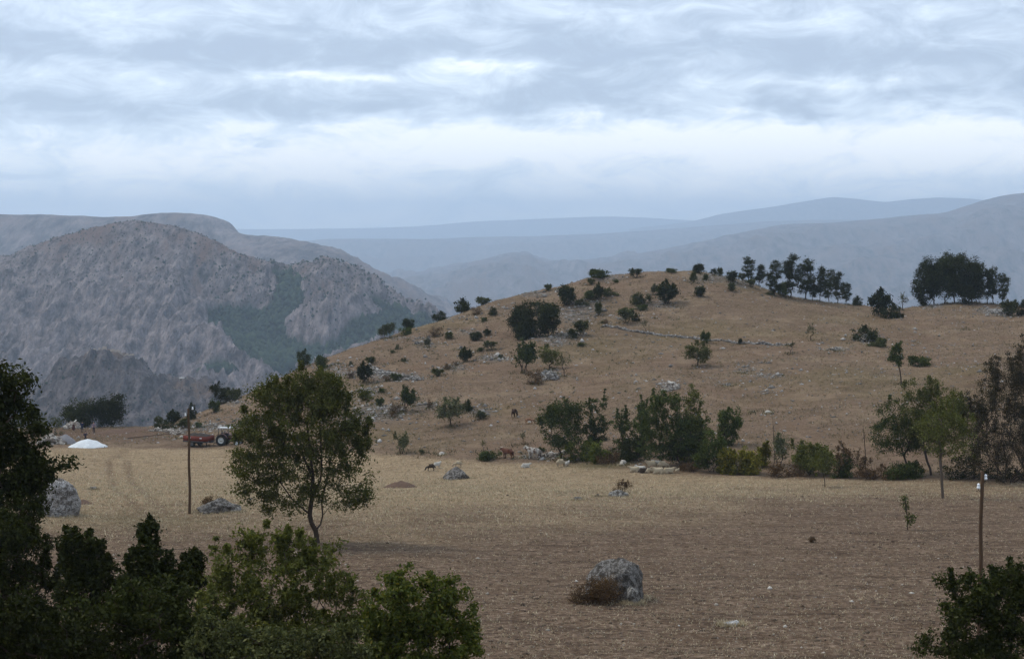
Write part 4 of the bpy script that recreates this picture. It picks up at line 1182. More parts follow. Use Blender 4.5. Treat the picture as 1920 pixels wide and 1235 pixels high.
# foreground thicket, lower left
FG = dict(cat='bush', parts=('stems', 'foliage'), group='foreground thicket')
def fg(lab, px, d, seed, lobes, leaf, nt, nl, size, **k):
    base_py = 617.5 + 700
    nt = int(nt * 1.5); size = size * 1.3; k['clump'] = k['clump'] * .74; k['gap'] = k['gap'] * 2.3; nl = int(nl * .58); k['gscale'] = .42; k['leafless'] = .14; k['shoots'] = k.get('shoots', 30) * 2; k['shoot_h'] = .09
    return custom('foreground_bush', lab, FG['cat'], px, base_py, seed, lobes, leaf, nt, nl, size, k.pop('r_base', .06), d=d, stems=k.pop('stems', 5), parts=FG['parts'], group=FG['group'], r_tip=.006, **k)
fg('dark bush massed at the left edge below the white boulder', 40, 46, 41, [(20, 1020, 60, 60), (60, 1060, 60, 70), (30, 1120, 80, 60), (-40, 1060, 80, 100), (40, 980, 40, 34), (90, 1110, 40, 50)], 'oak', 240, 120, .075, clump=.20, gap=.3, gscale=.7)
fg('dark upright bush with a pointed top, second from the left edge', 165, 45, 42, [(160, 1020, 30, 30), (170, 1060, 44, 44), (150, 1000, 16, 18), (200, 1080, 34, 34), (170, 1110, 60, 40)], 'oak', 150, 110, .075, clump=.17, gap=.3, gscale=.6)
fg('tall narrow dark bush rising to a point above the thicket', 280, 44, 43, [(275, 1005, 14, 22), (278, 1035, 26, 30), (290, 1070, 36, 40), (270, 1090, 36, 40), (290, 1120, 40, 30)], 'oak', 150, 110, .075, clump=.15, gap=.25, gscale=.6)
fg('small dark bush between the narrow one and the loose olive one', 350, 44, 44, [(350, 1065, 22, 24), (340, 1095, 34, 34), (370, 1080, 20, 26)], 'oak', 70, 100, .07, clump=.15, gap=.3, gscale=.6)
fg('large loose olive bush with thin sprays in front of the big tree', 510, 42, 45, [(440, 1000, 28, 20), (500, 1020, 50, 30), (560, 1030, 50, 36), (450, 1070, 60, 50), (540, 1090, 80, 60), (620, 1080, 40, 50), (470, 1150, 90, 60), (590, 1160, 80, 60), (520, 1220, 120, 50), (630, 1030, 16, 12), (670, 1150, 40, 60), (680, 1210, 50, 50), (410, 1110, 40, 50)], 'olive', 420, 85, .075, clump=.18, gap=.5, gscale=.6, shoots=40, shoot_h=.08)
fg('bright green bush, rightmost of the foreground thicket', 790, 40, 46, [(735, 1090, 22, 26), (770, 1100, 40, 30), (820, 1110, 40, 30), (740, 1140, 50, 50), (800, 1160, 70, 50), (860, 1150, 34, 40), (790, 1215, 110, 50), (720, 1200, 50, 50), (885, 1190, 22, 26)], 'bright', 330, 95, .075, clump=.17, gap=.46, gscale=.6, shoots=25, shoot_h=.08)
fg('dull grey-green bush at the bottom, left of the loose olive one', 270, 38, 47, [(200, 1140, 60, 40), (270, 1130, 60, 40), (330, 1150, 60, 50), (180, 1200, 80, 50), (280, 1210, 100, 60), (380, 1200, 60, 60)], 'oak', 260, 110, .07, clump=.2, gap=.3, gscale=.6)
fg('dark green bush in the bottom left corner', 60, 36, 48, [(40, 1150, 60, 40), (90, 1180, 60, 50), (20, 1210, 80, 50), (120, 1220, 50, 40), (-40, 1200, 60, 60)], 'oak', 200, 110, .07, clump=.2, gap=.3, gscale=.6)
fg('low olive bush at the bottom between the grey-green and bright ones', 440, 37, 49, [(420, 1190, 50, 40), (490, 1210, 60, 40), (560, 1220, 60, 40), (640, 1215, 50, 44), (400, 1230, 60, 40)], 'scrub', 170, 90, .07, clump=.19, gap=.45, gscale=.6)
custom('foreground_bush', 'dark bush with tall thin shoots in front of the right-hand pole', 'bush', 1850, 1317, 50, [(1850, 1110, 60, 40), (1800, 1120, 40, 40), (1900, 1090, 50, 40), (1830, 1170, 70, 50), (1900, 1170, 70, 60), (1770, 1210, 40, 30), (1860, 1230, 100, 50), (1960, 1150, 60, 80), (1740, 1215, 24, 16), (1780, 1085, 20, 14), (1880, 1060, 20, 16)],
       'oak', 430, 64, .09, .06, d=42, clump=.14, gap=.9, gscale=.42, shoots=60, shoot_h=.14, stems=5, parts=('stems', 'foliage'), group='foreground thicket', r_tip=.006)
# ------------------------------------------------------------------ stones and rocks
ROCK = mat_rock('limestone', (0.37, 0.35, 0.32), (0.10, 0.088, 0.075), 3.4)
ROCK_DARK = mat_rock('weathered_limestone', (0.27, 0.25, 0.23), (0.075, 0.065, 0.055), 4.0)
def mat_stones(name, stops):
    m, g = new_mat(name)
    geo = g.node('ShaderNodeNewGeometry')
    c = g.ramp(geo.outputs['Random Per Island'], stops)
    n = g.noise(coords(g), 5.0, 3, 0.6)
    k = g.vm('SCALE', c); g.put(k.node.inputs['Scale'], g.m('MULTIPLY_ADD', n, 0.9, 0.5))
    finish(g, k, 0.95, None, 0.1)
    return m
STONES = mat_stones('loose_stone', [(0, (0.12, 0.105, 0.09)), (0.5, (0.21, 0.19, 0.17)), (0.88, (0.33, 0.31, 0.285)), (1, (0.46, 0.43, 0.40))])
STONES_W = mat_stones('pale_stone', [(0, (0.13, 0.105, 0.085)), (0.5, (0.27, 0.235, 0.20)), (0.9, (0.43, 0.39, 0.34)), (1, (0.60, 0.56, 0.5))])
CLODS = mat_stones('clod', [(0, (0.06, 0.042, 0.030)), (0.6, (0.13, 0.094, 0.065)), (1, (0.22, 0.165, 0.115))])
PEBBLE = mat_stones('field_pebble', [(0, (0.28, 0.24, 0.19)), (0.7, (0.38, 0.33, 0.27)), (1, (0.52, 0.48, 0.42))])

def ico(sub):
    bm = bmesh.new()
    bmesh.ops.create_icosphere(bm, subdivisions=sub, radius=1.0)
    bm.verts.ensure_lookup_table()
    v = np.array([q.co[:] for q in bm.verts]); f = np.array([[q.index for q in k.verts] for k in bm.faces])
    bm.free()
    return v / np.linalg.norm(v, axis=1)[:, None], f
ICO1, ICO2, ICO5, ICO4 = ico(1), ico(2), ico(5), ico(4)
OCT = (np.array([(1, 0, 0), (-1, 0, 0), (0, 1, 0), (0, -1, 0), (0, 0, 1), (0, 0, -1)], float), np.array([(0, 2, 4), (2, 1, 4), (1, 3, 4), (3, 0, 4), (2, 0, 5), (1, 2, 5), (3, 1, 5), (0, 3, 5)]))

def facet(n, rng, planes=14, jag=0.18):
    """angular rock: every direction is cut off by the nearest of a set of random planes"""
    d = rng.normal(size=(planes, 3)); d /= np.linalg.norm(d, axis=1)[:, None]
    h = rng.uniform(1 - jag * 2, 1 + jag, planes)
    dot = n @ d.T
    r = np.where(dot > 0.12, h[None] / np.maximum(dot, 0.12), 9).min(1)
    return n * np.minimum(r, 1.25)[:, None]

_srng = np.random.RandomState(3)
STONE_VARS = [facet(ICO1[0], _srng, 9, .25) for _ in range(8)]
OCT_VARS = [OCT[0] * _srng.uniform(.75, 1.2, (6, 1)) + _srng.normal(size=(6, 3)) * .12 for _ in range(8)]
def stone_mesh(name, pos, size, mat, rng, squash=0.7, tiny=False):
    n = len(pos)
    SH = OCT if tiny else ICO1
    nv = len(SH[0])
    var = np.array(OCT_VARS if tiny else STONE_VARS)[rng.randint(0, 8, n)]
    a = rng.uniform(0, 6.28, n); ca, sa = np.cos(a), np.sin(a)
    s = size[:, None] * np.stack([rng.uniform(.75, 1.35, n), rng.uniform(.7, 1.1, n), squash * rng.uniform(.7, 1.2, n)], 1)
    v = var * s[:, None]
    x = v[..., 0] * ca[:, None] - v[..., 1] * sa[:, None]; y = v[..., 0] * sa[:, None] + v[..., 1] * ca[:, None]
    V = np.stack([x, y, v[..., 2]], -1) + pos[:, None]
    T = (SH[1][None] + (np.arange(n) * nv)[:, None, None]).reshape(-1, 3)
    return mesh_data(name, V.reshape(-1, 3), tris=T, mat=mat)

SKIRT = []
def boulder(label, px, base, wpx, hpx, seed, mat=None, lumps=1, depth=.8, tilt=0.0, taper=.3, name='boulder', planes=16, jag=.2, d=None, group='boulders in the field'):
    p = spot(px, base, d)
    mpp = math.hypot(p[0], p[1]) / F
    rng = np.random.RandomState(seed)
    ball = ICO5 if wpx > 40 else ICO4
    n = ball[0]
    v = facet(n, rng, planes, jag)
    v = v + n * (fbm(v * 1.7 + seed, 3, .5)[:, None] * .22 + fbm(v * 3.2 + seed, 5, .6, True)[:, None] * .13)
    lo, hi = v.min(0), v.max(0)
    v = (v - (lo + hi) / 2) / (hi - lo)
    v = v * (wpx * mpp, wpx * mpp * depth, hpx * mpp * 1.35)
    v[:, :2] *= (1 - taper * np.clip(v[:, 2] / (hpx * mpp) + .325, 0, 1))[:, None]
    v[:, 2] += hpx * mpp * .325
    v[:, 0] += tilt * v[:, 2]
    me_ = mesh_data('boulder', v, tris=ball[1], mat=mat or ROCK, smooth=False)
    SKIRT.append((p[0], p[1] + wpx * mpp * depth * .3, wpx * mpp * .5, wpx * mpp * depth * .5))
    o = link(name, me_, None, (p[0], p[1] + wpx * mpp * depth * .3, p[2] - .05))
    return tag(o, label, 'boulder' if name == 'boulder' else 'rock', group)

boulder('tall white boulder under the dark oak at the left edge', 100, 968, 92, 70, 1, mat_rock('pale_limestone', (0.47, 0.45, 0.43), (0.15, 0.13, 0.115), 3.0), depth=.7, planes=15, jag=.18, taper=.1)
boulder('grey boulder at the foot of the wooden pole, brown plants on it', 402, 962, 78, 26, 2, ROCK_DARK)
boulder('pale boulder tapering right next to the one by the pole', 432, 960, 44, 16, 12, ROCK)
boulder('wedge-shaped grey boulder in the stubble, right of the earth mound', 855, 899, 60, 24, 3, ROCK_DARK, planes=10, jag=.25, depth=.9, taper=.8)
boulder('large dark boulder in the ploughed field with a dry bush in front', 1152, 1128, 122, 82, 31, ROCK_DARK, depth=.8, planes=24, jag=.10, taper=.2, tilt=.08)
boulder('narrow rib of rock at the right foot of the large boulder', 1188, 1133, 30, 36, 15, ROCK, depth=1.0)
boulder('flat white slab bedded in the ploughed field near the bottom', 1372, 1174, 40, 12, 5, mat_rock('white_slab', (0.62, 0.61, 0.6), (0.36, 0.35, 0.34), 2.0), depth=.9)
boulder('low dark rock beside the twiggy bush in mid field', 1160, 932, 44, 14, 6, ROCK, depth=.6)
boulder('small grey rock left of the rock with the twiggy bush', 1120, 932, 12, 7, 7, ROCK_DARK)
boulder('flattest grey rock, farthest left of the rocks with the twiggy bush', 1084, 938, 22, 7, 8, ROCK_DARK)
boulder('white rock gleaming through the bushes at lower left', 118, 1082, 46, 48, 9, ROCK, depth=.8)
boulder('tiny white stone between the wheel ruts and the white boulder', 174, 918, 16, 6, 10, ROCK)
boulder('white rock on the open right-hand slope, highest pale spot', 1441, 776, 15, 6, 13, STONES_W, group='rocks on the slope', name='rock')
boulder('small rock on the slope above the pointed hedgerow trees', 1366, 724, 14, 7, 14, ROCK, group='rocks on the slope', name='rock')
boulder('pale stone lying on the slope right of the small leaning rock', 1410, 774, 11, 4, 16, ROCK, group='rocks on the slope', name='rock')
boulder('smooth grey rock at the field edge beside the pied cow', 982, 859, 13, 6, 17, ROCK, group='rocks along the field edge', name='rock')
boulder('leaning pale slab at the foot of the hedge', 1106, 862, 9, 10, 18, ROCK, group='rocks along the field edge', name='rock', tilt=.4)
boulder('upright pale rock at the foot of the hedge, left of the leaning slab', 1073, 861, 7, 10, 19, ROCK, group='rocks along the field edge', name='rock')
boulder('split pale rock at the left end of the resting flock', 1169, 872, 16, 11, 20, STONES_W, group='rocks along the field edge', name='rock')
boulder('pinkish rock at the field edge left of the weeds', 829, 853, 15, 7, 22, STONES_W, group='rocks along the field edge', name='rock')
boulder('single boulder high on the left slope above the compact bush', 864, 656, 11, 8, 23, ROCK, group='rocks on the slope', name='rock')
boulder('upright rock in the stony spot below the brown twiggy bush', 803, 643, 10, 14, 24, ROCK_DARK, group='rocks on the slope', name='rock')
boulder('low outcrop in the stony spot left of the upright rock', 782, 648, 13, 8, 25, ROCK_DARK, group='rocks on the slope', name='rock')
boulder('white stone at the tail of the red trailer', 340, 822, 9, 6, 26, STONES_W, group='rocks on the slope', name='rock')
boulder('flat pale outcrop in the middle of the right-hand field', 1566, 657, 28, 6, 27, ROCK_DARK, group='rocks on the slope', name='rock')
boulder('pale rock bed in the slope below the lone parasol tree', 1392, 700, 12, 4, 28, ROCK, group='rocks on the slope', name='rock')

# loose rubble over the hillside
rng = np.random.RandomState(21)
pts = []
for (cx, cy, rx, ry, s) in SCREE:
    n = int(24 + rx * ry * 0.26 * s)
    q = rng.normal(size=(n, 2)) * (rx * .55, ry * .55) + (cx, cy)
    for a_, b_ in q[:: max(1, n // 260)]:
        pts.append((a_, b_))
P_ = []
for a_, b_ in pts:
    c0 = None
    P_.append((a_, b_))
P_ = np.array(P_)
def hit_many(P2):
    a, b = ray(P2[:, 0], P2[:, 1])
    T2 = np.arange(120, 330, 1.5)
    out = []
    for k in range(0, len(P2), 400):
        aa, bb = a[k:k + 400, None], b[k:k + 400, None]
        z = Hbase((aa * T2).ravel(), np.broadcast_to(T2, (len(aa), len(T2))).ravel()).reshape(len(aa), -1)
        gap = bb * T2 - z
        ok = (gap <= 0).any(1); i = np.argmax(gap <= 0, 1)
        d = T2[i][ok]
        out.append(np.stack([aa[ok, 0] * d, d], 1))
    return np.concatenate(out)
xy = hit_many(P_)
z = H(xy[:, 0], xy[:, 1])
sz = np.exp(rng.normal(-2.05, .5, len(xy)))
o = link('scree', stone_mesh('scree', np.column_stack([xy, z + sz * .1]), np.minimum(sz, .45) * 1.15, STONES, rng, .7, True))
tag(o, 'grey limestone rubble strewn over the dry hillside', kind='stuff')
# single stones everywhere on the slope
xs = rng.uniform(-110, 110, 8000); ys = rng.uniform(165, 312, 8000)
xs = xs * ys / 300
sz = np.exp(rng.normal(-2.35, .45, len(xs)))
far_e = np.interp(xs / ys * F + 960, [-200, 0, 400, 640, 780, 900, 1050, 1200, 1350, 1500, 1650, 1800, 2150], [215, 215, 212, 200, 190, 184, 177, 164, 159, 155, 151, 149, 146])
k = ys > far_e
o = link('slope_stones', stone_mesh('slope_stones', np.column_stack([xs, ys, H(xs, ys) + .02])[k], sz[k] * 1.15, STONES, rng, .7, True))
tag(o, 'small stones sprinkled over the hill grass', kind='stuff')

# dry stone walls and heaps: too small to pick apart stone by stone
def wall(label, line, n, hgt, wid, size, mat, seed, group=None):
    rng = np.random.RandomState(seed)
    c = np.array([hit(*q)[:2] for q in line])
    t = np.sort(rng.uniform(0, 1, n)); tt = np.linspace(0, 1, len(c))
    x = np.interp(t, tt, c[:, 0]); y = np.interp(t, tt, c[:, 1])
    h = rng.uniform(0, 1, n) * (0.55 + 0.45 * pnoise(np.column_stack([t * 25, 0 * t])) * 2)
    off = rng.normal(size=(n, 2)) * wid * .5 * (1.1 - np.clip(h, 0, 1) * .6)[:, None]
    x = x + off[:, 0]; y = y + off[:, 1]
    z = H(x, y) + np.clip(h, 0, 1.1) * hgt
    base = hit(*line[0])
    o = thing('dry_stone_wall', label, 'wall', tuple(base), 0, group)
    s = link('stones', stone_mesh('stones', np.column_stack([x, y, z]) - base, size * 1.15 * np.exp(rng.normal(0, .3, n)), mat, rng, .7, True), o)
    s['kind'] = 'stuff'
    return o
wall('dry stone wall crossing the upper slope in a long line', [(1130, 614), (1180, 621), (1230, 628), (1280, 634), (1330, 639), (1400, 644), (1485, 647)], 1500, .42, .42, .12, STONES, 1)
wall('tumbled rubble wall curving across the left slope', [(690, 689), (705, 697), (730, 703), (760, 708), (788, 712)], 800, .5, .9, .15, STONES, 2)
wall('low stone bank along the field edge behind the pied cow', [(1012, 857), (1030, 856), (1050, 853), (1062, 848)], 120, .4, .5, .15, STONES_W, 3)
wall('broken pale stone wall behind the red trailer', [(288, 808), (305, 806), (322, 810), (340, 815)], 200, .5, .7, .17, STONES_W, 4)
wall('ledge of stones under the bushes above the trailer', [(408, 757), (420, 752), (434, 750), (448, 746)], 130, .8, .5, .24, STONES, 5)

def heap(name, label, px, base, wpx, hpx, n, size, mat, seed, core=None, cat='stone heap', group=None, d=None):
    rng = np.random.RandomState(seed)
    p = spot(px, base, d)
    mpp = math.hypot(p[0], p[1]) / F
    W, Hh = wpx * mpp, hpx * mpp
    a = rng.uniform(0, 6.28, n); r = np.sqrt(rng.uniform(0, 1, n))
    x = np.cos(a) * r * W / 2; y = np.sin(a) * r * W * .35
    z = H(p[0] + x, p[1] + y) - p[2] + Hh * (1 - r ** 1.4) * rng.uniform(.75, 1.1, n)
    o = thing(name, label, cat, tuple(p), 0, group)
    s = link('stones', stone_mesh('stones', np.column_stack([x, y, z]), size * np.exp(rng.normal(0, .3, n)), mat, rng), o)
    s['kind'] = 'stuff'
    return o
heap('stone_heap', 'heap of pale field stones left of the white gravel', 96, 832, 48, 16, 420, .24, STONES_W, 1, group='stone heaps')
heap('stone_heap', 'stone heap behind the worker in the white scarf', 138, 806, 34, 11, 220, .22, STONES_W, 2, group='stone heaps', d=247)
heap('stone_heap', 'oval heap of pale stones on the open slope', 1258, 731, 34, 12, 420, .17, STONES_W, 3, group='stone heaps')
heap('stone_heap', 'white stone heap half hidden by a dark bush in the upper field', 1630, 640, 46, 14, 380, .18, STONES_W, 4, group='stone heaps')
heap('stone_heap', 'stone heap at the foot of the crooked olive tree', 1032, 711, 30, 14, 320, .18, STONES, 5, group='stone heaps')
heap('stone_heap', 'grey stony mound below the skyline bush at the right edge', 1866, 588, 44, 8, 300, .2, STONES, 6, group='stone heaps')

# earth and gravel mounds
def mound(name, label, px, base, wpx, hpx, mat, seed, cat, d=None, rough=.05, group='heaps of building material'):
    p = spot(px, base, d)
    mpp = math.hypot(p[0], p[1]) / F
    W, Hh = wpx * mpp, hpx * mpp
    nr, na = 26, 64
    r = np.linspace(0, 1, nr)[:, None]; a = np.linspace(0, 2 * math.pi, na)[None]
    wob = 1 + 0.06 * np.sin(2 * a + seed) + 0.04 * np.sin(5 * a + 2 * seed)
    x = (np.cos(a) * r * W / 2 * wob).ravel(); y = (np.sin(a) * r * W * .42 * wob).ravel()
    prof = (1 - r ** 2) ** 1.15 * .55 + (1 - r) * .45
    z = (prof * Hh / 1.05 * np.ones_like(a)).ravel()
    z = z * (1 + rough * 3 * fbm(np.column_stack([x, y]) / (W * .18) + seed, 3)) + fbm(np.column_stack([x, y]) * 3.0, 2) * rough
    z = z + H(p[0] + x, p[1] + y) - p[2]
    z[-na:] -= .15
    o = link(name, mesh_data(name, np.column_stack([x, y, z]), quads=grid_faces(nr, na), mat=mat, smooth=True), None, tuple(p))
    return tag(o, label, cat, group)
M_WHITE = mat_plain('white_gravel', (0.60, 0.62, 0.63), 0.95, .22, 2.0, .05, bump=.5)
M_GREY = mat_plain('grey_gravel', (0.20, 0.19, 0.195), 0.95, .25, 4.0, .05, bump=.6)
M_SOIL = mat_plain('dark_soil', (0.115, 0.075, 0.055), 0.97, .35, 5.0, .05, bump=.8)
mound('gravel_heap', 'smooth heap of white gravel at the edge of the stubble', 165, 836, 68, 16, M_WHITE, 1, 'gravel heap', d=206)
mound('gravel_heap', 'grey gravel heap behind the white one', 122, 834, 50, 20, M_GREY, 2, 'gravel heap', d=212)
mound('earth_mound', 'low brown earth mound in the stubble beside the wedge boulder', 751, 914, 66, 14, M_SOIL, 3, 'earth mound', group=None)
mound('earth_mound', 'dark spill of earth right of the white boulder', 155, 944, 44, 8, M_SOIL, 4, 'earth mound', group=None)
mound('earth_mound', 'dug earth bank where the workers stand', 235, 812, 130, 7, M_SOIL, 6, 'earth mound', d=240, group=None)

# dry plants at the rocks
custom('dry_bush', 'dark brown thorny bush against the large boulder', 'bush', 1118, 1132, 61, [(1130, 1092, 26, 24), (1105, 1108, 24, 18), (1150, 1110, 26, 18), (1085, 1120, 18, 10), (1135, 1120, 30, 12)], 'dry', 150, 60, .06, .03, clump=.16, gap=.2, stems=6, parts=('stems', 'foliage'), r_tip=.006)
custom('dry_bush', 'twiggy brown bush growing out of the low rock in mid field', 'bush', 1170, 924, 62, [(1165, 908, 10, 10), (1178, 910, 8, 8), (1158, 915, 8, 6)], 'dry', 50, 26, .07, .02, clump=.13, gap=.3, stems=5, parts=('stems', 'foliage'), shoots=14, shoot_h=.3, r_tip=.007)
custom('dry_bush', 'brown matted plant on the boulder by the wooden pole', 'bush', 404, 958, 63, [(400, 938, 16, 8), (390, 942, 12, 6), (415, 944, 8, 6)], 'dry', 60, 44, .07, .02, clump=.14, gap=.2, stems=4, parts=('stems', 'foliage'))
custom('dry_weed', 'small reddish dry weed alone in the ploughed field', 'weed', 1520, 1016, 64, [(1520, 1009, 5, 5), (1521, 1005, 3, 4)], 'dry', 26, 24, .06, .012, clump=.07, gap=.1, stems=3, parts=('stems', 'foliage'))

# clods, pebbles and straw on the field
rng = np.random.RandomState(77)
def field_points(n, d0, d1, power=1.0):
    u = rng.uniform(0, 1, n)
    d = d0 * (d1 / d0) ** u if power == 1 else d0 + (d1 - d0) * u
    x = rng.uniform(-.37, .37, n) * d
    return x, d
def edge_far(x, y):
    return np.interp(x / y * F + 960, [-200, 0, 400, 640, 780, 900, 1050, 1200, 1350, 1500, 1650, 1800, 2150], [203, 205, 206, 196, 186, 180, 173, 160, 155, 151, 147, 145, 142])
def edge_near(x, y):
    return np.interp(x / y * F + 960, [0, 350, 700, 900, 1200, 1500, 1920], [103, 106, 103, 108, 114, 128, 136])
x, y = field_points(6500, 46, 150)
s = np.exp(rng.normal(-3.05, .4, len(x)))
k = (y < edge_near(x, y) + rng.normal(size=len(x)) * 12)
o = link('clods', stone_mesh('clods', np.column_stack([x, y, H(x, y) + .01])[k], s[k] * 1.2, CLODS, rng, .6, True)); tag(o, 'dark earth clods turned up over the ploughed field', kind='stuff')
x, y = field_points(1700, 46, 170)
s = np.exp(rng.normal(-3.15, .45, len(x)))
k = y < edge_far(x, y)
o = link('pebbles', stone_mesh('pebbles', np.column_stack([x, y, H(x, y) + .012])[k], s[k] * .85, PEBBLE, rng, .6, True)); tag(o, 'pale pebbles scattered over the ploughed field', kind='stuff')

def blades(name, x, y, hgt, mat, per=3, width=.03, spread=.05):
    n = len(x)
    z = H(x, y)
    b = np.repeat(np.column_stack([x, y, z - .01]), per, 0) + np.column_stack([rng.normal(size=(n * per, 2)) * spread, np.zeros(n * per)])
    h = np.repeat(hgt, per) * rng.uniform(.6, 1.2, n * per)
    lean = rng.normal(size=(n * per, 2)) * .55
    a = rng.uniform(0, 6.28, n * per)
    wv = np.column_stack([np.cos(a), np.sin(a), 0 * a]) * (width * rng.uniform(.6, 1.3, n * per))[:, None]
    tip = b + np.column_stack([lean[:, 0] * h, lean[:, 1] * h, h])
    V = np.stack([b - wv, b + wv, tip], 1).reshape(-1, 3)
    return mesh_data(name, V, tris=np.arange(len(V)).reshape(-1, 3), mat=mat)
STRAW = mat_leaf('straw', [(0, (0.26, 0.20, 0.125)), (0.6, (0.42, 0.34, 0.22)), (1, (0.60, 0.51, 0.36))], .15, .03, 0, (1, 1, .9))
DRYG = mat_leaf('dry_grass', [(0, (0.12, 0.094, 0.055)), (0.6, (0.22, 0.172, 0.105)), (1, (0.34, 0.275, 0.175))], .15, .02, 0, (1, 1, .8))
x, y = field_points(60000, 92, 205)
k = (y < edge_far(x, y) - 1) & (y > edge_near(x, y) + rng.normal(size=len(x)) * 9 - 4)
o = link('stubble', blades('stubble', x[k], y[k], np.full(k.sum(), .15), STRAW, 3, .028)); tag(o, 'pale straw stubble standing along the far part of the field', kind='stuff')
x, y = field_points(42000, 46, 130)
k = (y < edge_near(x, y) + 6)
o = link('straw_litter', blades('straw_litter', x[k], y[k], np.full(k.sum(), .075), STRAW, 2, .02, .06)); tag(o, 'short straw litter over the brown ploughed ground', kind='stuff')
sk = [(bx + math.cos(t_) * rx_ * q_, by + math.sin(t_) * ry_ * q_) for (bx, by, rx_, ry_) in SKIRT for t_, q_ in zip(rng.uniform(0, 6.28, 160), rng.uniform(.8, 1.35, 160))]
sk = np.array(sk)
o = link('tufts', blades('tufts', sk[:, 0], sk[:, 1], np.full(len(sk), .2), STRAW, 3, .02, .06)); tag(o, 'dry grass tufts grown up round the feet of the boulders', kind='stuff')
x, y = field_points(60000, 146, 312, 0)
k = (y > edge_far(x, y) + 2) & (pnoise(np.column_stack([x, y]) / 7.0) > -.18)
o = link('dry_grass', blades('dry_grass', x[k], y[k], np.full(k.sum(), .20), DRYG, 2, .05, .12)); tag(o, 'short dry grass tufts over the hill', kind='stuff')

# weeds and seedlings that tie the bushes to the slope
bs = np.array([q[:2] for q in BASES if 165 < q[1] < 312])
t_ = rng.uniform(0, 6.28, (len(bs), 30)); q_ = np.abs(rng.normal(size=(len(bs), 30))) * 1.1 + .2
wx = (bs[:, :1] + np.cos(t_) * q_).ravel(); wy = (bs[:, 1:] + np.sin(t_) * q_ * .8).ravel()
o = link('weeds', blades('weeds', wx, wy, np.full(len(wx), .34), mat_leaf('weed_leaf', [(0, (0.055, 0.055, 0.028)), (0.6, (0.11, 0.095, 0.05)), (1, (0.20, 0.16, 0.09))], .15, .02, 0, (1, 1, .8)), 2, .055, .15)); tag(o, 'rank weeds and dry stalks round the bushes of the hill', kind='stuff')
mini = hit_many(np.concatenate([P_[rng.randint(0, len(P_), 420)] + rng.normal(size=(420, 2)) * (14, 7), np.column_stack([rng.uniform(640, 1300, 260), rng.uniform(530, 790, 260)])]))
mini = np.column_stack([mini, H(mini[:, 0], mini[:, 1]) + .16])
V, Q = leaves(rng, mini, np.exp(rng.normal(-1.25, .45, len(mini))), 22, .15, .5, flat=.55)
o = link('low_scrub', mesh_data('low_scrub', V, quads=Q, mat=LEAF['scrub'])); tag(o, 'knee-high scrub seedlings scattered between the stones of the hill', kind='stuff')

# ------------------------------------------------------------------ trees and scrub on the mountain
def blobs(name, label, info, mask, n, size, mat, seed, tall=1.1):
    rng = np.random.RandomState(seed)
    idx = np.nonzero(mask)[0]
    idx = idx[rng.randint(0, len(idx), n)]
    pos = np.column_stack([info['x'][idx] + rng.normal(size=n) * 2, info['y'][idx] + rng.normal(size=n) * 2, info['z'][idx]])
    s = size * np.exp(rng.normal(0, .3, n))
    pos[:, 2] += s * .35
    o = link(name, stone_mesh(name, pos, s * 1.25, mat, rng, tall, True))
    tag(o, label, kind='stuff')
WOOD = mat_stones('far_wood', [(0, (0.012, 0.024, 0.012)), (0.6, (0.022, 0.038, 0.018)), (1, (0.036, 0.055, 0.026))])
vis = (MI['px'] > -20) & (MI['px'] < 900)
blobs('forest', 'dark green wood filling the hollow of the mountain', MI, (MI['forest'] > .5) & vis, 7000, 2.7, WOOD, 1)
blobs('mountain_scrub', 'dots of scrub over the rocky mountain', MI, (MI['forest'] < .5) & vis & (MI['py'] < 560) & (MI['y'] < 2330), 2000, .75, WOOD, 2)
fringe = (MI['forest'] < .5) & vis & (MI['px'] > 400) & (MI['py'] < 640) & (MI['py'] > 480)
blobs('mountain_scrub', 'denser scrub along the edges of the mountain wood', MI, fringe, 1200, 1.15, WOOD, 3)
blobs('crag_scrub', 'sparse scrub clinging to the crag', CI, (CI['px'] > 0) & (CI['px'] < 480) & (CI['py'] < 830) & (CI['py'] > 640), 520, .6, WOOD, 4)

# ------------------------------------------------------------------ ruin on the crag and the hut below it
def box(c, s, rz=0.0):
    x, y, z = np.array(s) / 2
    v = np.array([(-x, -y, -z), (x, -y, -z), (x, y, -z), (-x, y, -z), (-x, -y, z), (x, -y, z), (x, y, z), (-x, y, z)], float)
    ca, sa = math.cos(rz), math.sin(rz)
    v = np.column_stack([v[:, 0] * ca - v[:, 1] * sa, v[:, 0] * sa + v[:, 1] * ca, v[:, 2]]) + c
    return v, np.array([(0, 3, 2, 1), (4, 5, 6, 7), (0, 1, 5, 4), (1, 2, 6, 5), (2, 3, 7, 6), (3, 0, 4, 7)])
def multi(name, boxes, mat, parent=None, bevel=0.0):
    V, Q, n = [], [], 0
    for b in boxes:
        v, q = box(*b); V.append(v); Q.append(q + n); n += 8
    o = link(name, mesh_data(name, np.concatenate(V), quads=np.concatenate(Q), mat=mat), parent)
    if bevel:
        md = o.modifiers.new('bevel', 'BEVEL'); md.width = bevel; md.segments = 2
    return o
def info_z(info, x, y):
    return info['z'][np.argmin((info['x'] - x) ** 2 + (info['y'] - y) ** 2)]
RUIN = mat_plain('ruin_stone', (0.30, 0.245, 0.195), .95, .4, .5, .05)
c0 = at(195, 662, 1375)
ruin = thing('ruined_fort', 'low ruined walls on the flat top of the crag', 'ruin', (c0[0], c0[1], info_z(CI, c0[0], c0[1])))
rr = random.Random(4)
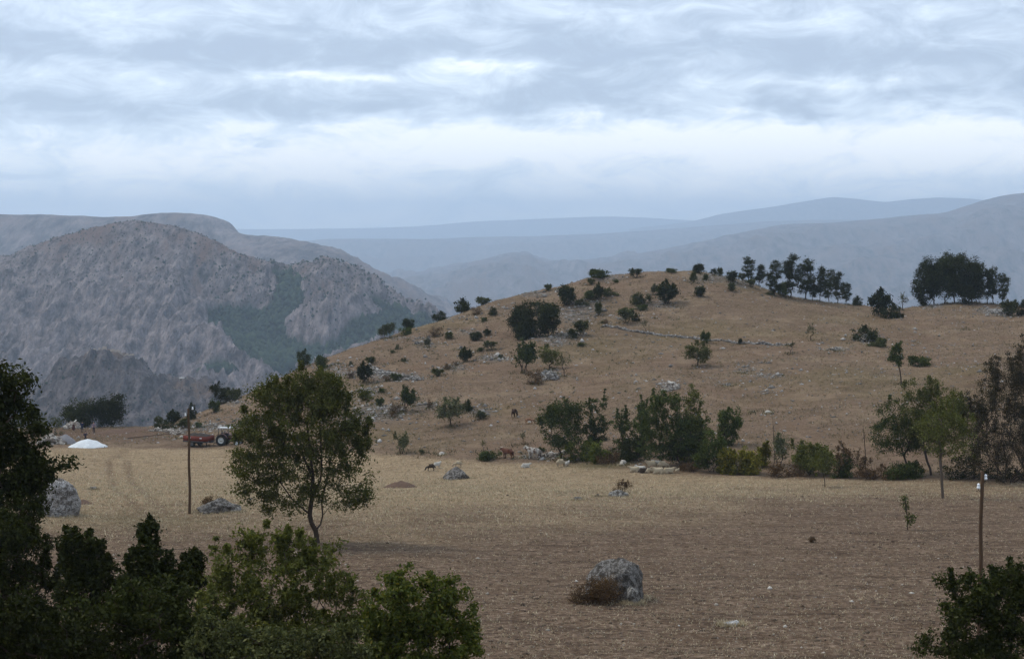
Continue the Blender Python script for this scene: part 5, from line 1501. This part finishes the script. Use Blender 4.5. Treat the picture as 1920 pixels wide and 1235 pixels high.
for (pa, pb, hh) in (((163, 664), (182, 661), 2.6), ((185, 660), (200, 659), 3.4), ((204, 659), (226, 661), 2.2), ((227, 662), (229, 668), 2.4), ((214, 668), (244, 673), 1.6), ((244, 676), (256, 690), 1.4)):
    a_ = at(*pa, 1372); b_ = at(*pb, 1372)
    L_ = math.hypot(b_[0] - a_[0], b_[1] - a_[1]); n = max(3, int(L_ / 1.4))
    V, Q, k = [], [], 0
    for i in range(n):
        f = (i + .5) / n
        x_, y_ = a_[0] + (b_[0] - a_[0]) * f, a_[1] + (b_[1] - a_[1]) * f
        hz = hh * rr.uniform(.45, 1.1)
        zz_ = info_z(CI, x_, y_)
        v, q = box((x_ - c0[0], y_ - c0[1], zz_ - ruin.location.z + hz / 2 - 1.2), (L_ / n + .05, 1.1 + rr.uniform(0, .2), hz + 2.4)); V.append(v); Q.append(q + k); k += 8
    link('wall_run', mesh_data('wall_run', np.concatenate(V), quads=np.concatenate(Q), mat=RUIN), ruin)['kind'] = 'stuff'
c1 = at(341, 720, 1385)
z1 = info_z(CI, c1[0], c1[1])
WHITE = mat_plain('whitewash', (0.72, 0.71, 0.68), .8, .08, 2.0)
DARK = mat_plain('dark_opening', (0.02, 0.02, 0.022), .8, .1)
hut = thing('hut', 'tiny white-roofed hut on the ledge beside the crag', 'hut', (c1[0], c1[1], z1))
multi('wall', [((0, 0, .8), (3.6, 3.0, 3.0))], RUIN, hut)
multi('roof', [((0, 0, 2.42), (4.4, 3.6, .24))], WHITE, hut)
multi('door', [((-.4, -1.52, .6), (.9, .08, 1.9))], DARK, hut)
# ------------------------------------------------------------------ bodies grown on a skeleton
def grow(nodes, edges, root, sub=2):
    """nodes: name -> (xyz, radius, region); one continuous skin. Returns verts, faces, region per face"""
    names = list(nodes)
    idx = {n: i for i, n in enumerate(names)}
    me_ = bpy.data.meshes.new('skeleton')
    me_.from_pydata([nodes[n][0] for n in names], [(idx[a], idx[b]) for a, b in edges], [])
    ob = bpy.data.objects.new('skeleton', me_)
    COL.objects.link(ob)
    ob.modifiers.new('skin', 'SKIN')
    sk = me_.skin_vertices[0].data if len(me_.skin_vertices) else None
    if sk is None:
        bm = bmesh.new(); bm.from_mesh(me_); bm.verts.layers.skin.verify(); bm.to_mesh(me_); bm.free()
        sk = me_.skin_vertices[0].data
    for n in names:
        r = nodes[n][1]
        sk[idx[n]].radius = r if isinstance(r, tuple) else (r, r)
        sk[idx[n]].use_root = (n == root)
    if sub:
        md = ob.modifiers.new('sub', 'SUBSURF'); md.levels = sub; md.render_levels = sub
    dg = bpy.context.evaluated_depsgraph_get()
    ev = ob.evaluated_get(dg)
    m2 = ev.to_mesh()
    V = np.array([v.co[:] for v in m2.vertices])
    faces = [tuple(p.vertices) for p in m2.polygons]
    ev.to_mesh_clear()
    bpy.data.objects.remove(ob); bpy.data.meshes.remove(me_)
    seg = [(np.array(nodes[a][0], float), np.array(nodes[b][0], float), nodes[b][2], (nodes[a][1] if not isinstance(nodes[a][1], tuple) else nodes[a][1][0])) for a, b in edges]
    C = np.array([V[list(f)].mean(0) for f in faces])
    best = np.full(len(C), 1e9); reg = np.zeros(len(C), int)
    for a, b, rg, rad in seg:
        ab = b - a
        t = np.clip(((C - a) @ ab) / (ab @ ab + 1e-9), 0, 1)
        d = np.linalg.norm(C - a - t[:, None] * ab, axis=1) - rad * .6
        k = d < best
        best[k] = d[k]; reg[k] = rg
    return V, faces, reg

def body_mesh(name, V, faces, reg, mats, bump=0.0, bscale=9.0):
    if bump:
        n = V - V.mean(0)
        n /= np.linalg.norm(n, axis=1)[:, None] + 1e-6
        V = V + n * (fbm(V * bscale, 2)[:, None] * bump)
    me_ = bpy.data.meshes.new(name)
    me_.from_pydata(V.tolist(), [], faces)
    for m in mats: me_.materials.append(m)
    me_.polygons.foreach_set('material_index', reg.astype(np.int32))
    me_.polygons.foreach_set('use_smooth', np.ones(len(faces), bool))
    me_.update()
    return me_

WOOL = mat_plain('wool_cream', (0.40, 0.33, 0.23), .98, .25, 14, .05, bump=.8)
WOOLW = mat_plain('wool_white', (0.47, 0.44, 0.39), .98, .2, 14, .05, bump=.8)
WOOLD = mat_plain('wool_dark', (0.055, 0.042, 0.032), .98, .3, 14, .05, bump=.8)
FACE = mat_plain('sheep_face', (0.30, 0.24, 0.17), .95, .3, 10, .05)
FACEB = mat_plain('sheep_face_dark', (0.05, 0.04, 0.033), .95, .3, 10, .05)
HIDE_R = mat_plain('hide_red_brown', (0.10, 0.038, 0.022), .85, .3, 3, .15)
HIDE_D = mat_plain('hide_dark_brown', (0.04, 0.022, 0.015), .85, .3, 3, .15)
HIDE_T = mat_plain('hide_tan', (0.24, 0.13, 0.075), .85, .3, 3, .15)
m, g = new_mat('hide_pied')
n = g.noise(coords(g), 2.1, 3, .5)
finish(g, g.ramp(n, [(.44, (.40, .37, .33)), (.5, (.40, .37, .33)), (.53, (.11, .07, .05)), (1, (.07, .045, .035))]), .85)
HIDE_P = m
HORN = mat_plain('horn', (0.35, 0.30, 0.22), .6, .2, 6)

def sheep(pose):
    z0 = 0.0 if pose != 'lie' else -.34
    N = {'rump': ((-.42, 0, .64 + z0), .2, 0), 'mid': ((-.1, 0, .63 + z0), .27, 0), 'sh': ((.28, 0, .66 + z0), .22, 0), 'tail': ((-.62, 0, .52 + z0), .06, 0), 'tail2': ((-.64, 0, .36 + z0), .04, 0)}
    E = [('mid', 'rump'), ('mid', 'sh'), ('rump', 'tail'), ('tail', 'tail2')]
    if pose == 'graze':
        N.update(neck=((.50, 0, .50), .13, 0), head=((.62, 0, .27), .085, 1), muz=((.72, 0, .09), .05, 1), el=((.60, .14, .30), .025, 1), er=((.60, -.14, .30), .025, 1))
    else:
        N.update(neck=((.46, 0, .82 + z0), .13, 0), head=((.58, 0, .93 + z0), .09, 1), muz=((.76, 0, .84 + z0), .055, 1), el=((.53, .15, .95 + z0), .025, 1), er=((.53, -.15, .95 + z0), .025, 1))
    E += [('sh', 'neck'), ('neck', 'head'), ('head', 'muz'), ('head', 'el'), ('head', 'er')]
    for s, t in ((1, 'l'), (-1, 'r')):
        if pose != 'lie':
            N.update({'hip' + t: ((-.38, .13 * s, .46), .11, 0), 'hk' + t: ((-.46, .13 * s, .24), .045, 1), 'hf' + t: ((-.40, .13 * s, .02), .035, 1),
                      'fs' + t: ((.27, .12 * s, .44), .09, 0), 'fk' + t: ((.29, .12 * s, .22), .042, 1), 'ff' + t: ((.27, .12 * s, .02), .035, 1)})
        else:
            N.update({'hip' + t: ((-.3, .2 * s, .18), .12, 0), 'hk' + t: ((-.08, .26 * s, .06), .05, 1), 'hf' + t: ((-.3, .28 * s, .04), .035, 1),
                      'fs' + t: ((.3, .15 * s, .16), .1, 0), 'fk' + t: ((.5, .14 * s, .06), .045, 1), 'ff' + t: ((.32, .16 * s, .035), .035, 1)})
        E += [('rump', 'hip' + t), ('hip' + t, 'hk' + t), ('hk' + t, 'hf' + t), ('sh', 'fs' + t), ('fs' + t, 'fk' + t), ('fk' + t, 'ff' + t)]
    return grow(N, E, 'mid', 2)
SHEEP = {p_: sheep(p_) for p_ in ('stand', 'graze', 'lie')}
SHM = {}
def put_sheep(label, px, base, pose, wool, rz, k=1.0, name='sheep', cat='sheep', group='flock in the field', dy=0.0):
    key = (pose, wool.name)
    if key not in SHM:
        SHM[key] = body_mesh('sheep_body', *SHEEP[pose], [wool, FACEB if wool is WOOLD else FACE if wool is WOOL else WOOLW], .035)
    p = spot(px, base)
    if dy: p = np.array([p[0] * (p[1] + dy) / p[1], p[1] + dy, 0]); p[2] = gz(p[0], p[1])
    o = thing(name, label, cat, (p[0], p[1], p[2] - .01), R(rz), group)
    k *= .85
    o.scale = (k, k, k)
    link('body', SHM[key], o)
    return o
put_sheep('dark brown sheep grazing at the left of the field, beside a white one', 807, 880.0 + 3, 'graze', WOOLD, 190, 1.0)
put_sheep('white sheep standing right behind the dark grazing one', 820, 878, 'stand', WOOLW, 35, .9)
put_sheep('cream sheep grazing just above the wedge-shaped boulder', 858, 876, 'graze', WOOL, 175, .95)
put_sheep('white sheep lying alone in the middle of the field', 986, 877, 'lie', WOOLW, 5, 1.0)
put_sheep('cream sheep grazing left of a small white lamb', 1053, 875, 'graze', WOOL, 15, 1.1)
put_sheep('small white lamb beside the cream grazing sheep', 1064, 875, 'stand', WOOLW, 60, .72, 'lamb', 'lamb')
put_sheep('resting cream sheep at the left end of the flock', 1190, 882.0 + 3, 'lie', WOOL, 170, 1.15)
put_sheep('resting pale sheep, second from the left end of the flock', 1202, 882.0 + 3, 'lie', WOOLW, 160, 1.1, dy=.9)
put_sheep('black sheep lying low in the middle of the flock', 1207, 884.0 + 3, 'lie', WOOLD, 0, 1.05)
put_sheep('cream sheep standing highest at the back of the flock', 1221, 881.0 + 3, 'stand', WOOL, 190, 1.1, dy=1.2)
put_sheep('white sheep standing at the back between two cream ones', 1233, 880.0 + 3, 'stand', WOOLW, 170, 1.0, dy=1.6)
put_sheep('cream sheep standing at the back right of the flock', 1244, 881.0 + 3, 'graze', WOOL, 10, 1.1, dy=1.3)
put_sheep('small cream sheep lying at the front of the flock', 1219, 884.0 + 3, 'lie', WOOL, 20, 1.0)
put_sheep('large pale sheep lying at the front centre of the flock', 1235, 885.0 + 3, 'lie', WOOL, 175, 1.3)
put_sheep('cream sheep lying at the right end of the flock facing right', 1254, 885.0 + 3, 'lie', WOOL, 8, 1.2)
put_sheep('tan lamb at the far right tip of the flock', 1270, 885.0 + 3, 'stand', WOOL, 50, .6, 'lamb', 'lamb')

def cow(pose='stand'):
    N = {'rump': ((-.75, 0, 1.12), .30, 0), 'mid': ((-.1, 0, 1.06), .36, 0), 'sh': ((.55, 0, 1.12), .30, 0), 'tail': ((-1.05, 0, 1.12), .05, 0), 'tail2': ((-1.12, 0, .55), .035, 0), 'udder': ((-.5, 0, .70), .12, 0)}
    E = [('mid', 'rump'), ('mid', 'sh'), ('rump', 'tail'), ('tail', 'tail2'), ('rump', 'udder')]
    if pose == 'graze':
        N.update(neck=((.95, 0, .85), .18, 0), head=((1.18, 0, .45), .13, 0), muz=((1.32, 0, .12), .09, 0), el=((1.1, .22, .55), .035, 0), er=((1.1, -.22, .55), .035, 0), hl=((1.16, .2, .66), .025, 1), hr=((1.16, -.2, .66), .025, 1))
    else:
        N.update(neck=((.95, 0, 1.28), .18, 0), head=((1.18, 0, 1.42), .14, 0), muz=((1.48, 0, 1.22), .09, 0), el=((1.1, .26, 1.44), .035, 0), er=((1.1, -.26, 1.44), .035, 0), hl=((1.17, .2, 1.66), .025, 1), hr=((1.17, -.2, 1.66), .025, 1))
    E += [('sh', 'neck'), ('neck', 'head'), ('head', 'muz'), ('head', 'el'), ('head', 'er'), ('head', 'hl'), ('head', 'hr')]
    for s, t in ((1, 'l'), (-1, 'r')):
        N.update({'hip' + t: ((-.72, .2 * s, .85), .17, 0), 'hk' + t: ((-.86, .2 * s, .42), .07, 0), 'hf' + t: ((-.76, .2 * s, .04), .06, 0),
                  'fs' + t: ((.5, .19 * s, .80), .14, 0), 'fk' + t: ((.54, .19 * s, .42), .065, 0), 'ff' + t: ((.5, .19 * s, .04), .06, 0)})
        E += [('rump', 'hip' + t), ('hip' + t, 'hk' + t), ('hk' + t, 'hf' + t), ('sh', 'fs' + t), ('fs' + t, 'fk' + t), ('fk' + t, 'ff' + t)]
    return grow(N, E, 'mid', 2)
COWS = {p_: cow(p_) for p_ in ('stand', 'graze')}
def put_cow(label, px, base, pose, hide, rz, k=1.0, name='cow', cat='cow'):
    p = spot(px, base)
    o = thing(name, label, cat, (p[0], p[1], p[2] - .02), R(rz), 'cattle on the slope')
    o.scale = (k, k, k)
    link('body', body_mesh('cow_body', *COWS[pose], [hide, HORN]), o)
put_cow('red-brown cow standing in weeds at the field edge', 952, 860, 'stand', HIDE_R, 140, .78)
put_cow('white and dark pied cow at the field edge, right of the red one', 1001, 862, 'stand', HIDE_P, 150, .92)
put_cow('dark brown cow grazing alone up the slope', 965, 783, 'graze', HIDE_D, 70, .75)
put_cow('tan calf grazing on the slope below the dark cow', 993, 795, 'graze', HIDE_T, 10, .55, 'calf', 'calf')

# ------------------------------------------------------------------ people
SKIN = mat_plain('skin', (0.36, 0.22, 0.15), .7, .08, 8)
SHOE = mat_plain('shoe', (0.03, 0.025, 0.02), .7, .2, 8)
def rot_x(p, o, a):
    y, z = p[1] - o[1], p[2] - o[2]
    return (p[0], o[1] + y * math.cos(a) + z * math.sin(a), o[2] - y * math.sin(a) + z * math.cos(a))
def person(label, px, base, top, bottom, rz, bend=0.0, arms='down', scarf=None, hair=(0.02, 0.016, 0.013), skirt=False, d=None, k=1.0, sit=False, sink=0.0):
    N = {'pel': ((0, 0, .94), (.15, .12), 2), 'sp': ((0, 0, 1.14), (.14, .11), 1), 'ch': ((0, 0, 1.34), (.17, .12), 1), 'nk': ((0, 0, 1.48), .055, 0), 'hd': ((0, .015, 1.58), .088, 0), 'ht': ((0, .0, 1.68), .08, 0), 'nose': ((0, .12, 1.59), .016, 0)}
    E = [('pel', 'sp'), ('sp', 'ch'), ('ch', 'nk'), ('nk', 'hd'), ('hd', 'ht'), ('hd', 'nose')]
    for s, t in ((1, 'l'), (-1, 'r')):
        sh = (.19 * s, 0, 1.40)
        if arms == 'fwd': el, wr = (.24 * s, .16, 1.16), (.17 * s, .38, 1.06)
        elif arms == 'hips': el, wr = (.36 * s, -.08, 1.17), (.20 * s, .06, .99)
        else: el, wr = (.25 * s, .0, 1.13), (.25 * s, .09, .90)
        dv = np.array(wr) - np.array(el); dv /= np.linalg.norm(dv)
        hd = np.array(wr) + dv * .07
        N.update({'s' + t: (sh, .07, 1), 'e' + t: (el, .046, 1), 'w' + t: (wr, .032, 0), 'h' + t: (tuple(hd), (.042, .02), 0)})
        E += [('ch', 's' + t), ('s' + t, 'e' + t), ('e' + t, 'w' + t), ('w' + t, 'h' + t)]
        side = np.cross(dv, (0, 0, 1.0)); side = side / (np.linalg.norm(side) + 1e-6) if np.linalg.norm(side) > .2 else np.array([0, 1., 0])
        for i, (o_, ln) in enumerate(((-.03, .07), (-.011, .085), (.011, .08), (.03, .062))):
            f = hd + dv * ln + side * o_ + np.array([0, .012, -.006 * i])
            N['f%d%s' % (i, t)] = (tuple(f), .009, 0); E.append(('h' + t, 'f%d%s' % (i, t)))
        N['th' + t] = (tuple(np.array(wr) + dv * .06 + side * -.06), .01, 0); E.append(('w' + t, 'th' + t))
        if sit: kn, an, to = (.11 * s, .40, .92), (.11 * s, .42, .50), (.11 * s, .56, .45)
        else: kn, an, to = (.11 * s, .03, .50), (.11 * s, -.01, .09), (.12 * s, .14, .04)
        N.update({'hp' + t: ((.095 * s, 0, .86), .095, 2), 'k' + t: (kn, .062, 2), 'a' + t: (an, .045, 2), 'to' + t: (to, .042, 3)})
        E += [('pel', 'hp' + t), ('hp' + t, 'k' + t), ('k' + t, 'a' + t), ('a' + t, 'to' + t)]
    if bend:
        o_ = (0, 0, .94)
        for q in list(N):
            if q[0] in 'schnewf' and q not in ('pel',) and not q.startswith(('hp',)) or q.startswith('th'):
                N[q] = (rot_x(N[q][0], o_, bend),) + N[q][1:]
    V, f, reg = grow(N, E, 'pel', 1)
    p = spot(px, base, d)
    o = thing('person', label, 'person', (p[0], p[1], p[2] - sink), R(rz), 'workers at the dirt bank')
    o.scale = (k, k, k)
    mt = mat_plain('top_' + str(px), top, .9, .2, 8); mb = mat_plain('bottom_' + str(px), bottom, .9, .2, 8)
    link('body', body_mesh('body', V, f, reg, [SKIN, mt, mb, SHOE]), o)
    hv = ICO2[0] * (.105, .115, .12)
    hv = hv[:, :] + (0, -.02, 1.64)
    keep = np.array([(hv[t_][:, 1].mean() < .045 or hv[t_][:, 2].mean() > 1.69) for t_ in ICO2[1]])
    hv2 = np.array([rot_x(q, (0, 0, .94), bend) for q in hv]) if bend else hv
    link('head_scarf' if scarf else 'hair', mesh_data('hair', hv2, tris=ICO2[1][keep], mat=mat_plain('head_' + str(px), scarf or hair, .9, .15, 8), smooth=True), o)
    if scarf:                                            # the scarf's tail over shoulders and back
        v = ICO2[0] * (.17, .10, .16) + (0, -.05, 1.42)
        v = np.array([rot_x(q, (0, 0, .94), bend) for q in v])
        link('scarf_tail', mesh_data('scarf_tail', v, tris=ICO2[1], mat=bpy.data.materials['head_' + str(px)], smooth=True), o)
    if skirt:
        nr, na = 7, 20
        r_ = np.linspace(0, 1, nr)[:, None]; a_ = np.linspace(0, 2 * math.pi, na)[None]
        rad = (.17 + .13 * r_) * (1 + .06 * np.sin(7 * a_) * r_)
        v = np.stack([np.cos(a_) * rad, np.sin(a_) * rad * .85, .98 - .8 * r_ + 0 * a_], -1).reshape(-1, 3)
        link('skirt', mesh_data('skirt', v, quads=grid_faces(nr, na), mat=mb, smooth=True), o)
    return o
person('person in a white head scarf and brown skirt bending forward', 138, 807, (0.30, 0.25, 0.20), (0.07, 0.03, 0.025), -75, .55, 'fwd', (0.80, 0.78, 0.66), skirt=True, d=242, k=1.02)
person('person in dark blue standing in the middle of the workers', 154, 806, (0.018, 0.022, 0.055), (0.015, 0.017, 0.03), 20, .12, 'fwd', d=241, k=1.0)
person('person in a mauve shirt and dark trousers, hands on hips', 176, 808, (0.20, 0.15, 0.19), (0.018, 0.016, 0.022), 160, .0, 'hips', d=239, k=1.04)
person('person in dark clothes standing waist-deep behind the white gravel', 160, 822, (0.045, 0.035, 0.05), (0.02, 0.018, 0.022), 200, .25, 'fwd', d=222, k=1.0, sink=.55)
# stick by the workers, and a dark rod added for a furrow line
TIMBER = mat_plain('timber', (0.30, 0.21, 0.13), .9, .3, 4)
def rod(name, label, cat, a, b, r, mat):
    a, b = np.array(a), np.array(b); ax = b - a; L_ = np.linalg.norm(ax)
    th = np.arange(7) * 2 * math.pi / 7
    v = np.concatenate([np.column_stack([np.cos(th) * r, np.sin(th) * r, 0 * th]), np.column_stack([np.cos(th) * r * .8, np.sin(th) * r * .8, 0 * th + L_])])
    i = np.arange(7); j = (i + 1) % 7
    me_ = mesh_data(name, v, quads=np.stack([i, j, j + 7, i + 7], 1), mat=mat, smooth=True)
    o = link(name, me_, None, tuple(a)); o.rotation_euler = Vector(ax).to_track_quat('Z', 'Y').to_euler()
    return tag(o, label, cat)
q = spot(194, 812, 238)
rod('stick', 'long pale tool handle slanting up beside the workers', 'tool handle', q, q + (1.05, .3, 1.15), .035, TIMBER)
q1, q2 = spot(240, 828, 222), spot(330, 817, 228)
rod('furrow_rod', 'long dark rod added as the furrow line along the dug bank', 'timber', q1 + (0, 0, .1), q2 + (0, 0, .1), .06, mat_plain('furrow_dark', (0.08, 0.05, 0.035), .9, .3, 3))

# ------------------------------------------------------------------ wooden poles with white insulators
POLE = mat_plain('pole_wood', (0.080, 0.048, 0.028), .85, .3, 2.5, .15, bump=.3)
PORC = mat_plain('porcelain', (0.86, 0.87, 0.88), .25, .03, 4, .5)
IRON = mat_plain('iron_hook', (0.05, 0.045, 0.042), .6, .2, 8, .4)
def lathe(prof, n=14):
    pr = np.array(prof); a = np.linspace(0, 2 * math.pi, n)
    v = np.stack([pr[:, 0][:, None] * np.cos(a), pr[:, 0][:, None] * np.sin(a), pr[:, 1][:, None] + 0 * a], -1).reshape(-1, 3)
    return v, grid_faces(len(pr), n)
def tube(path, r, n=6):
    P2 = np.array(path, float); V = []
    for i, q in enumerate(P2):
        t = P2[min(i + 1, len(P2) - 1)] - P2[max(i - 1, 0)]; t /= np.linalg.norm(t)
        u = np.cross(t, (0, 1, .01)); u /= np.linalg.norm(u); w2 = np.cross(t, u)
        a = np.linspace(0, 2 * math.pi, n)
        V.append(q + r * (np.cos(a)[:, None] * u + np.sin(a)[:, None] * w2))
    return np.concatenate(V), grid_faces(len(P2), n)
def pole(label, px, base, top_py, r, ins, d=None):
    p = spot(px, base, d)
    dist = p[1]
    Hh = ray(px, top_py)[1] * dist - p[2]
    mpp = math.hypot(p[0], p[1]) / F
    o = thing('utility_pole', label, 'utility pole', tuple(p), 0, 'wooden poles in the field')
    zs = np.linspace(-.3, Hh, 16)
    wob = [(r * .25 * math.sin(i * .9 + px), zs[i]) for i in range(16)]
    v, q = lathe([(r * (1.12 - .28 * i / 15), zs[i]) for i in range(16)] + [(0.001, Hh + .03)], 14)
    v[:, 0] += np.interp(v[:, 2], zs, [w_[0] for w_ in wob])
    link('shaft', mesh_data('shaft', v, quads=q, mat=POLE, smooth=True), o)
    for (ix, iy) in ins:
        x_, z_ = (ix - px) * mpp, ray(ix, iy)[1] * dist - p[2]
        s = 1 if x_ > 0 else -1
        v, q = tube([(s * r * .6, 0, z_ - .16), (x_ * .7, 0, z_ - .18), (x_, 0, z_ - .14), (x_, 0, z_ - .05)], .014)
        h = link('hook', mesh_data('hook', v, quads=q, mat=IRON, smooth=True), o)
        v, q = lathe([(.001, -.09), (.062, -.09), (.066, -.03), (.05, -.015), (.046, .03), (.058, .04), (.05, .075), (.02, .10), (.001, .105)])
        link('insulator', mesh_data('insulator', v + (x_, 0, z_), quads=q, mat=PORC, smooth=True), h)
pole('tall wooden pole with two white insulators by the grey boulder', 356, 963, 766, .085, [(350.2, 777), (363.5, 765)])
pole('shorter-looking wooden pole rising from the right foreground bush', 1836, 1190, 884, .072, [(1842.5, 894), (1830, 911)], 57.0)

# ------------------------------------------------------------------ trailer and tractor
RED = mat_plain('trailer_red', (0.15, 0.034, 0.022), .7, .3, 2.5, .2)
BLACK = mat_plain('rubber', (0.02, 0.019, 0.018), .9, .2, 5, .2)
RIMG = mat_plain('rim_grey', (0.10, 0.095, 0.095), .6, .25, 5, .3)
RIMW = mat_plain('rim_white', (0.40, 0.41, 0.40), .5, .12, 5, .4)
STEEL = mat_plain('dark_steel', (0.045, 0.04, 0.04), .7, .3, 5, .3)
CANOPY = mat_plain('canopy_white', (0.48, 0.50, 0.50), .6, .1, 3, .3)
MAROON = mat_plain('tractor_red', (0.075, 0.022, 0.018), .55, .3, 3, .4)
def wheel(parent, c, r, wd, rim, spokes=8, name='wheel'):
    pr = [(r * .56, -wd * .42), (r * .8, -wd * .5), (r * .95, -wd * .46), (r, -wd * .25), (r, wd * .25), (r * .95, wd * .46), (r * .8, wd * .5), (r * .56, wd * .42), (r * .56, -wd * .42)]
    v, q = lathe(pr, 28)
    sw = lambda a: np.column_stack([a[:, 0], a[:, 2], a[:, 1]]) + np.array(c)
    w_ = link(name, mesh_data('tyre', sw(v), quads=q, mat=BLACK, smooth=True), parent)
    pr = [(r * .57, -wd * .40), (r * .50, -wd * .30), (r * .40, -wd * .12), (r * .18, -wd * .16), (r * .16, -wd * .34), (.001, -wd * .36)]
    v, q = lathe(pr, 24)
    link('rim', mesh_data('rim', sw(v), quads=q, mat=rim, smooth=True), w_)
    v2 = sw(v * (1, 1, -1))
    link('hub', mesh_data('hub', v2, quads=q, mat=rim, smooth=True), w_)
    if r > .5:                                           # tread lugs
        bx = []
        for i in range(20):
            a = i * 2 * math.pi / 20
            for s in (-1, 1):
                b, f_ = box((0, 0, 0), (.05, wd * .5, .07)); ca, sa = math.cos(a + s * .06), math.sin(a + s * .06)
                b = b + (0, s * wd * .24, r)
                bx.append(np.column_stack([b[:, 0] * ca + b[:, 2] * sa, b[:, 1], -b[:, 0] * sa + b[:, 2] * ca]) + np.array(c))
        V = np.concatenate(bx); Q = np.concatenate([f_ + 8 * i for i in range(len(bx))])
        link('tread', mesh_data('tread', V, quads=Q, mat=BLACK), w_)['kind'] = 'stuff'
    return w_
p = spot(373, 837)
tr = thing('trailer', 'red farm trailer loaded with earth, behind the tractor', 'trailer', tuple(p), R(-24), None)
L_, W_, z0, hh = 3.5, 1.9, .80, .62
for s, nm in ((-1, 'side_panel'), (1, 'side_panel')):
    o = multi(nm, [((0, s * (W_ / 2), z0 + hh / 2), (L_, .05, hh))], RED, tr)
    multi('rib', [((x_, s * (W_ / 2 + .035), z0 + hh / 2), (.06, .05, hh + .04)) for x_ in (-1.7, -.85, 0, .85, 1.7)], RED, o)['kind'] = 'stuff'
    for x_ in (-.72, .95):
        multi('reflector', [((x_, s * (W_ / 2 + .045), z0 + hh * .62), (.34, .03, .10))], PORC, o)
for x_, nm in ((-L_ / 2, 'tailgate'), (L_ / 2, 'headboard')):
    multi(nm, [((x_, 0, z0 + hh / 2 - .002), (.05, W_ - .06, hh))], RED, tr)
multi('chassis', [((0, 0, z0 - .10), (L_ + .1, W_ + .06, .14))], STEEL, tr)
multi('axle', [((-.45, 0, .42), (.14, W_ - .2, .14))], STEEL, tr)
multi('drawbar', [((2.35, 0, .62), (1.4, .14, .12))], STEEL, tr)
for s in (-1, 1):
    wheel(tr, (-.45, s * .84, .44), .44, .26, RIMG)
    multi('stand', [((.75 + .1 * s, s * .5, .4), (.08, .08, .72))], STEEL, tr)
nx, ny = 30, 16
gx_, gy_ = np.meshgrid(np.linspace(-1, 1, nx), np.linspace(-1, 1, ny))
zz_ = z0 + hh - .06 + .34 * (1 - gx_ ** 4) * (1 - gy_ ** 2) + .13 * fbm(np.column_stack([gx_.ravel() * 4, gy_.ravel() * 2.5]), 3).reshape(ny, nx)
link('load', mesh_data('load', np.column_stack([gx_.ravel() * (L_ / 2 - .04), gy_.ravel() * (W_ / 2 - .04), zz_.ravel()]), quads=grid_faces(ny, nx), mat=mat_plain('trailer_load', (0.05, 0.042, 0.037), .97, .35, 5.0, .05), smooth=True), tr)

hd = Vector((math.cos(R(-24)), math.sin(R(-24))))
tp = np.array([p[0] + hd.x * 3.9, p[1] + hd.y * 3.9 + .9, 0]); tp[2] = gz(tp[0], tp[1])
tc_ = thing('tractor', 'tractor with a white canopy roof, half hidden by the big tree', 'tractor', tuple(tp), R(-12))
wl = [wheel(tc_, (-.3, s * .72, .72), .72, .38, RIMW) for s in (-1, 1)] + [wheel(tc_, (1.75, s * .62, .40), .40, .22, RIMW) for s in (-1, 1)]
multi('hood', [((1.15, 0, 1.12), (1.5, .56, .52)), ((1.93, 0, 1.08), (.12, .52, .46))], MAROON, tc_, .05)
multi('engine', [((1.0, 0, .70), (1.7, .42, .42))], STEEL, tc_)
multi('rear_axle', [((-.3, 0, .72), (.5, 1.1, .42))], STEEL, tc_)
multi('front_axle', [((1.75, 0, .44), (.14, 1.1, .12))], STEEL, tc_)
for s in (-1, 1):
    n_ = 9; V, Q = [], []
    for i in range(n_):
        a = math.pi * (.12 + .62 * i / (n_ - 1)); V += [(-.3 + math.cos(a) * .84, s * .53, .72 + math.sin(a) * .84), (-.3 + math.cos(a) * .84, s * .95, .72 + math.sin(a) * .84)]
        if i: Q.append((2 * i - 2, 2 * i - 1, 2 * i + 1, 2 * i))
    o = link('fender', mesh_data('fender', V, quads=Q, mat=MAROON, smooth=True), tc_)
    md = o.modifiers.new('solid', 'SOLIDIFY'); md.thickness = .03
multi('seat', [((-.25, 0, 1.22), (.45, .46, .10)), ((-.46, 0, 1.46), (.08, .46, .42))], BLACK, tc_, .02)
for x_ in (-.72, .62):
    for y_ in (-.56, .56):
        multi('canopy_post', [((x_, y_, 1.62), (.05, .05, 1.16))], STEEL, tc_)
multi('canopy_roof', [((-.05, 0, 2.24), (1.65, 1.32, .10))], CANOPY, tc_, .03)
multi('roof_edge', [((-.05, -.675, 2.27), (1.5, .03, .05))], MAROON, tc_)
v, q = lathe([(.17, -.012), (.19, 0), (.17, .012), (.155, 0), (.17, -.012)], 20)
v = np.column_stack([v[:, 0] * .8 - v[:, 2] * .6, v[:, 1], v[:, 2] * .8 + v[:, 0] * .6]) + (.32, 0, 1.5)
link('steering_wheel', mesh_data('steering_wheel', v, quads=q, mat=BLACK, smooth=True), tc_)
v, q = lathe([(.035, 0), (.035, .5), (.05, .52), (.05, .85), (.03, .87), (.03, .98)], 12)
link('exhaust', mesh_data('exhaust', v + (1.2, .16, 1.38), quads=q, mat=STEEL, smooth=True), tc_)
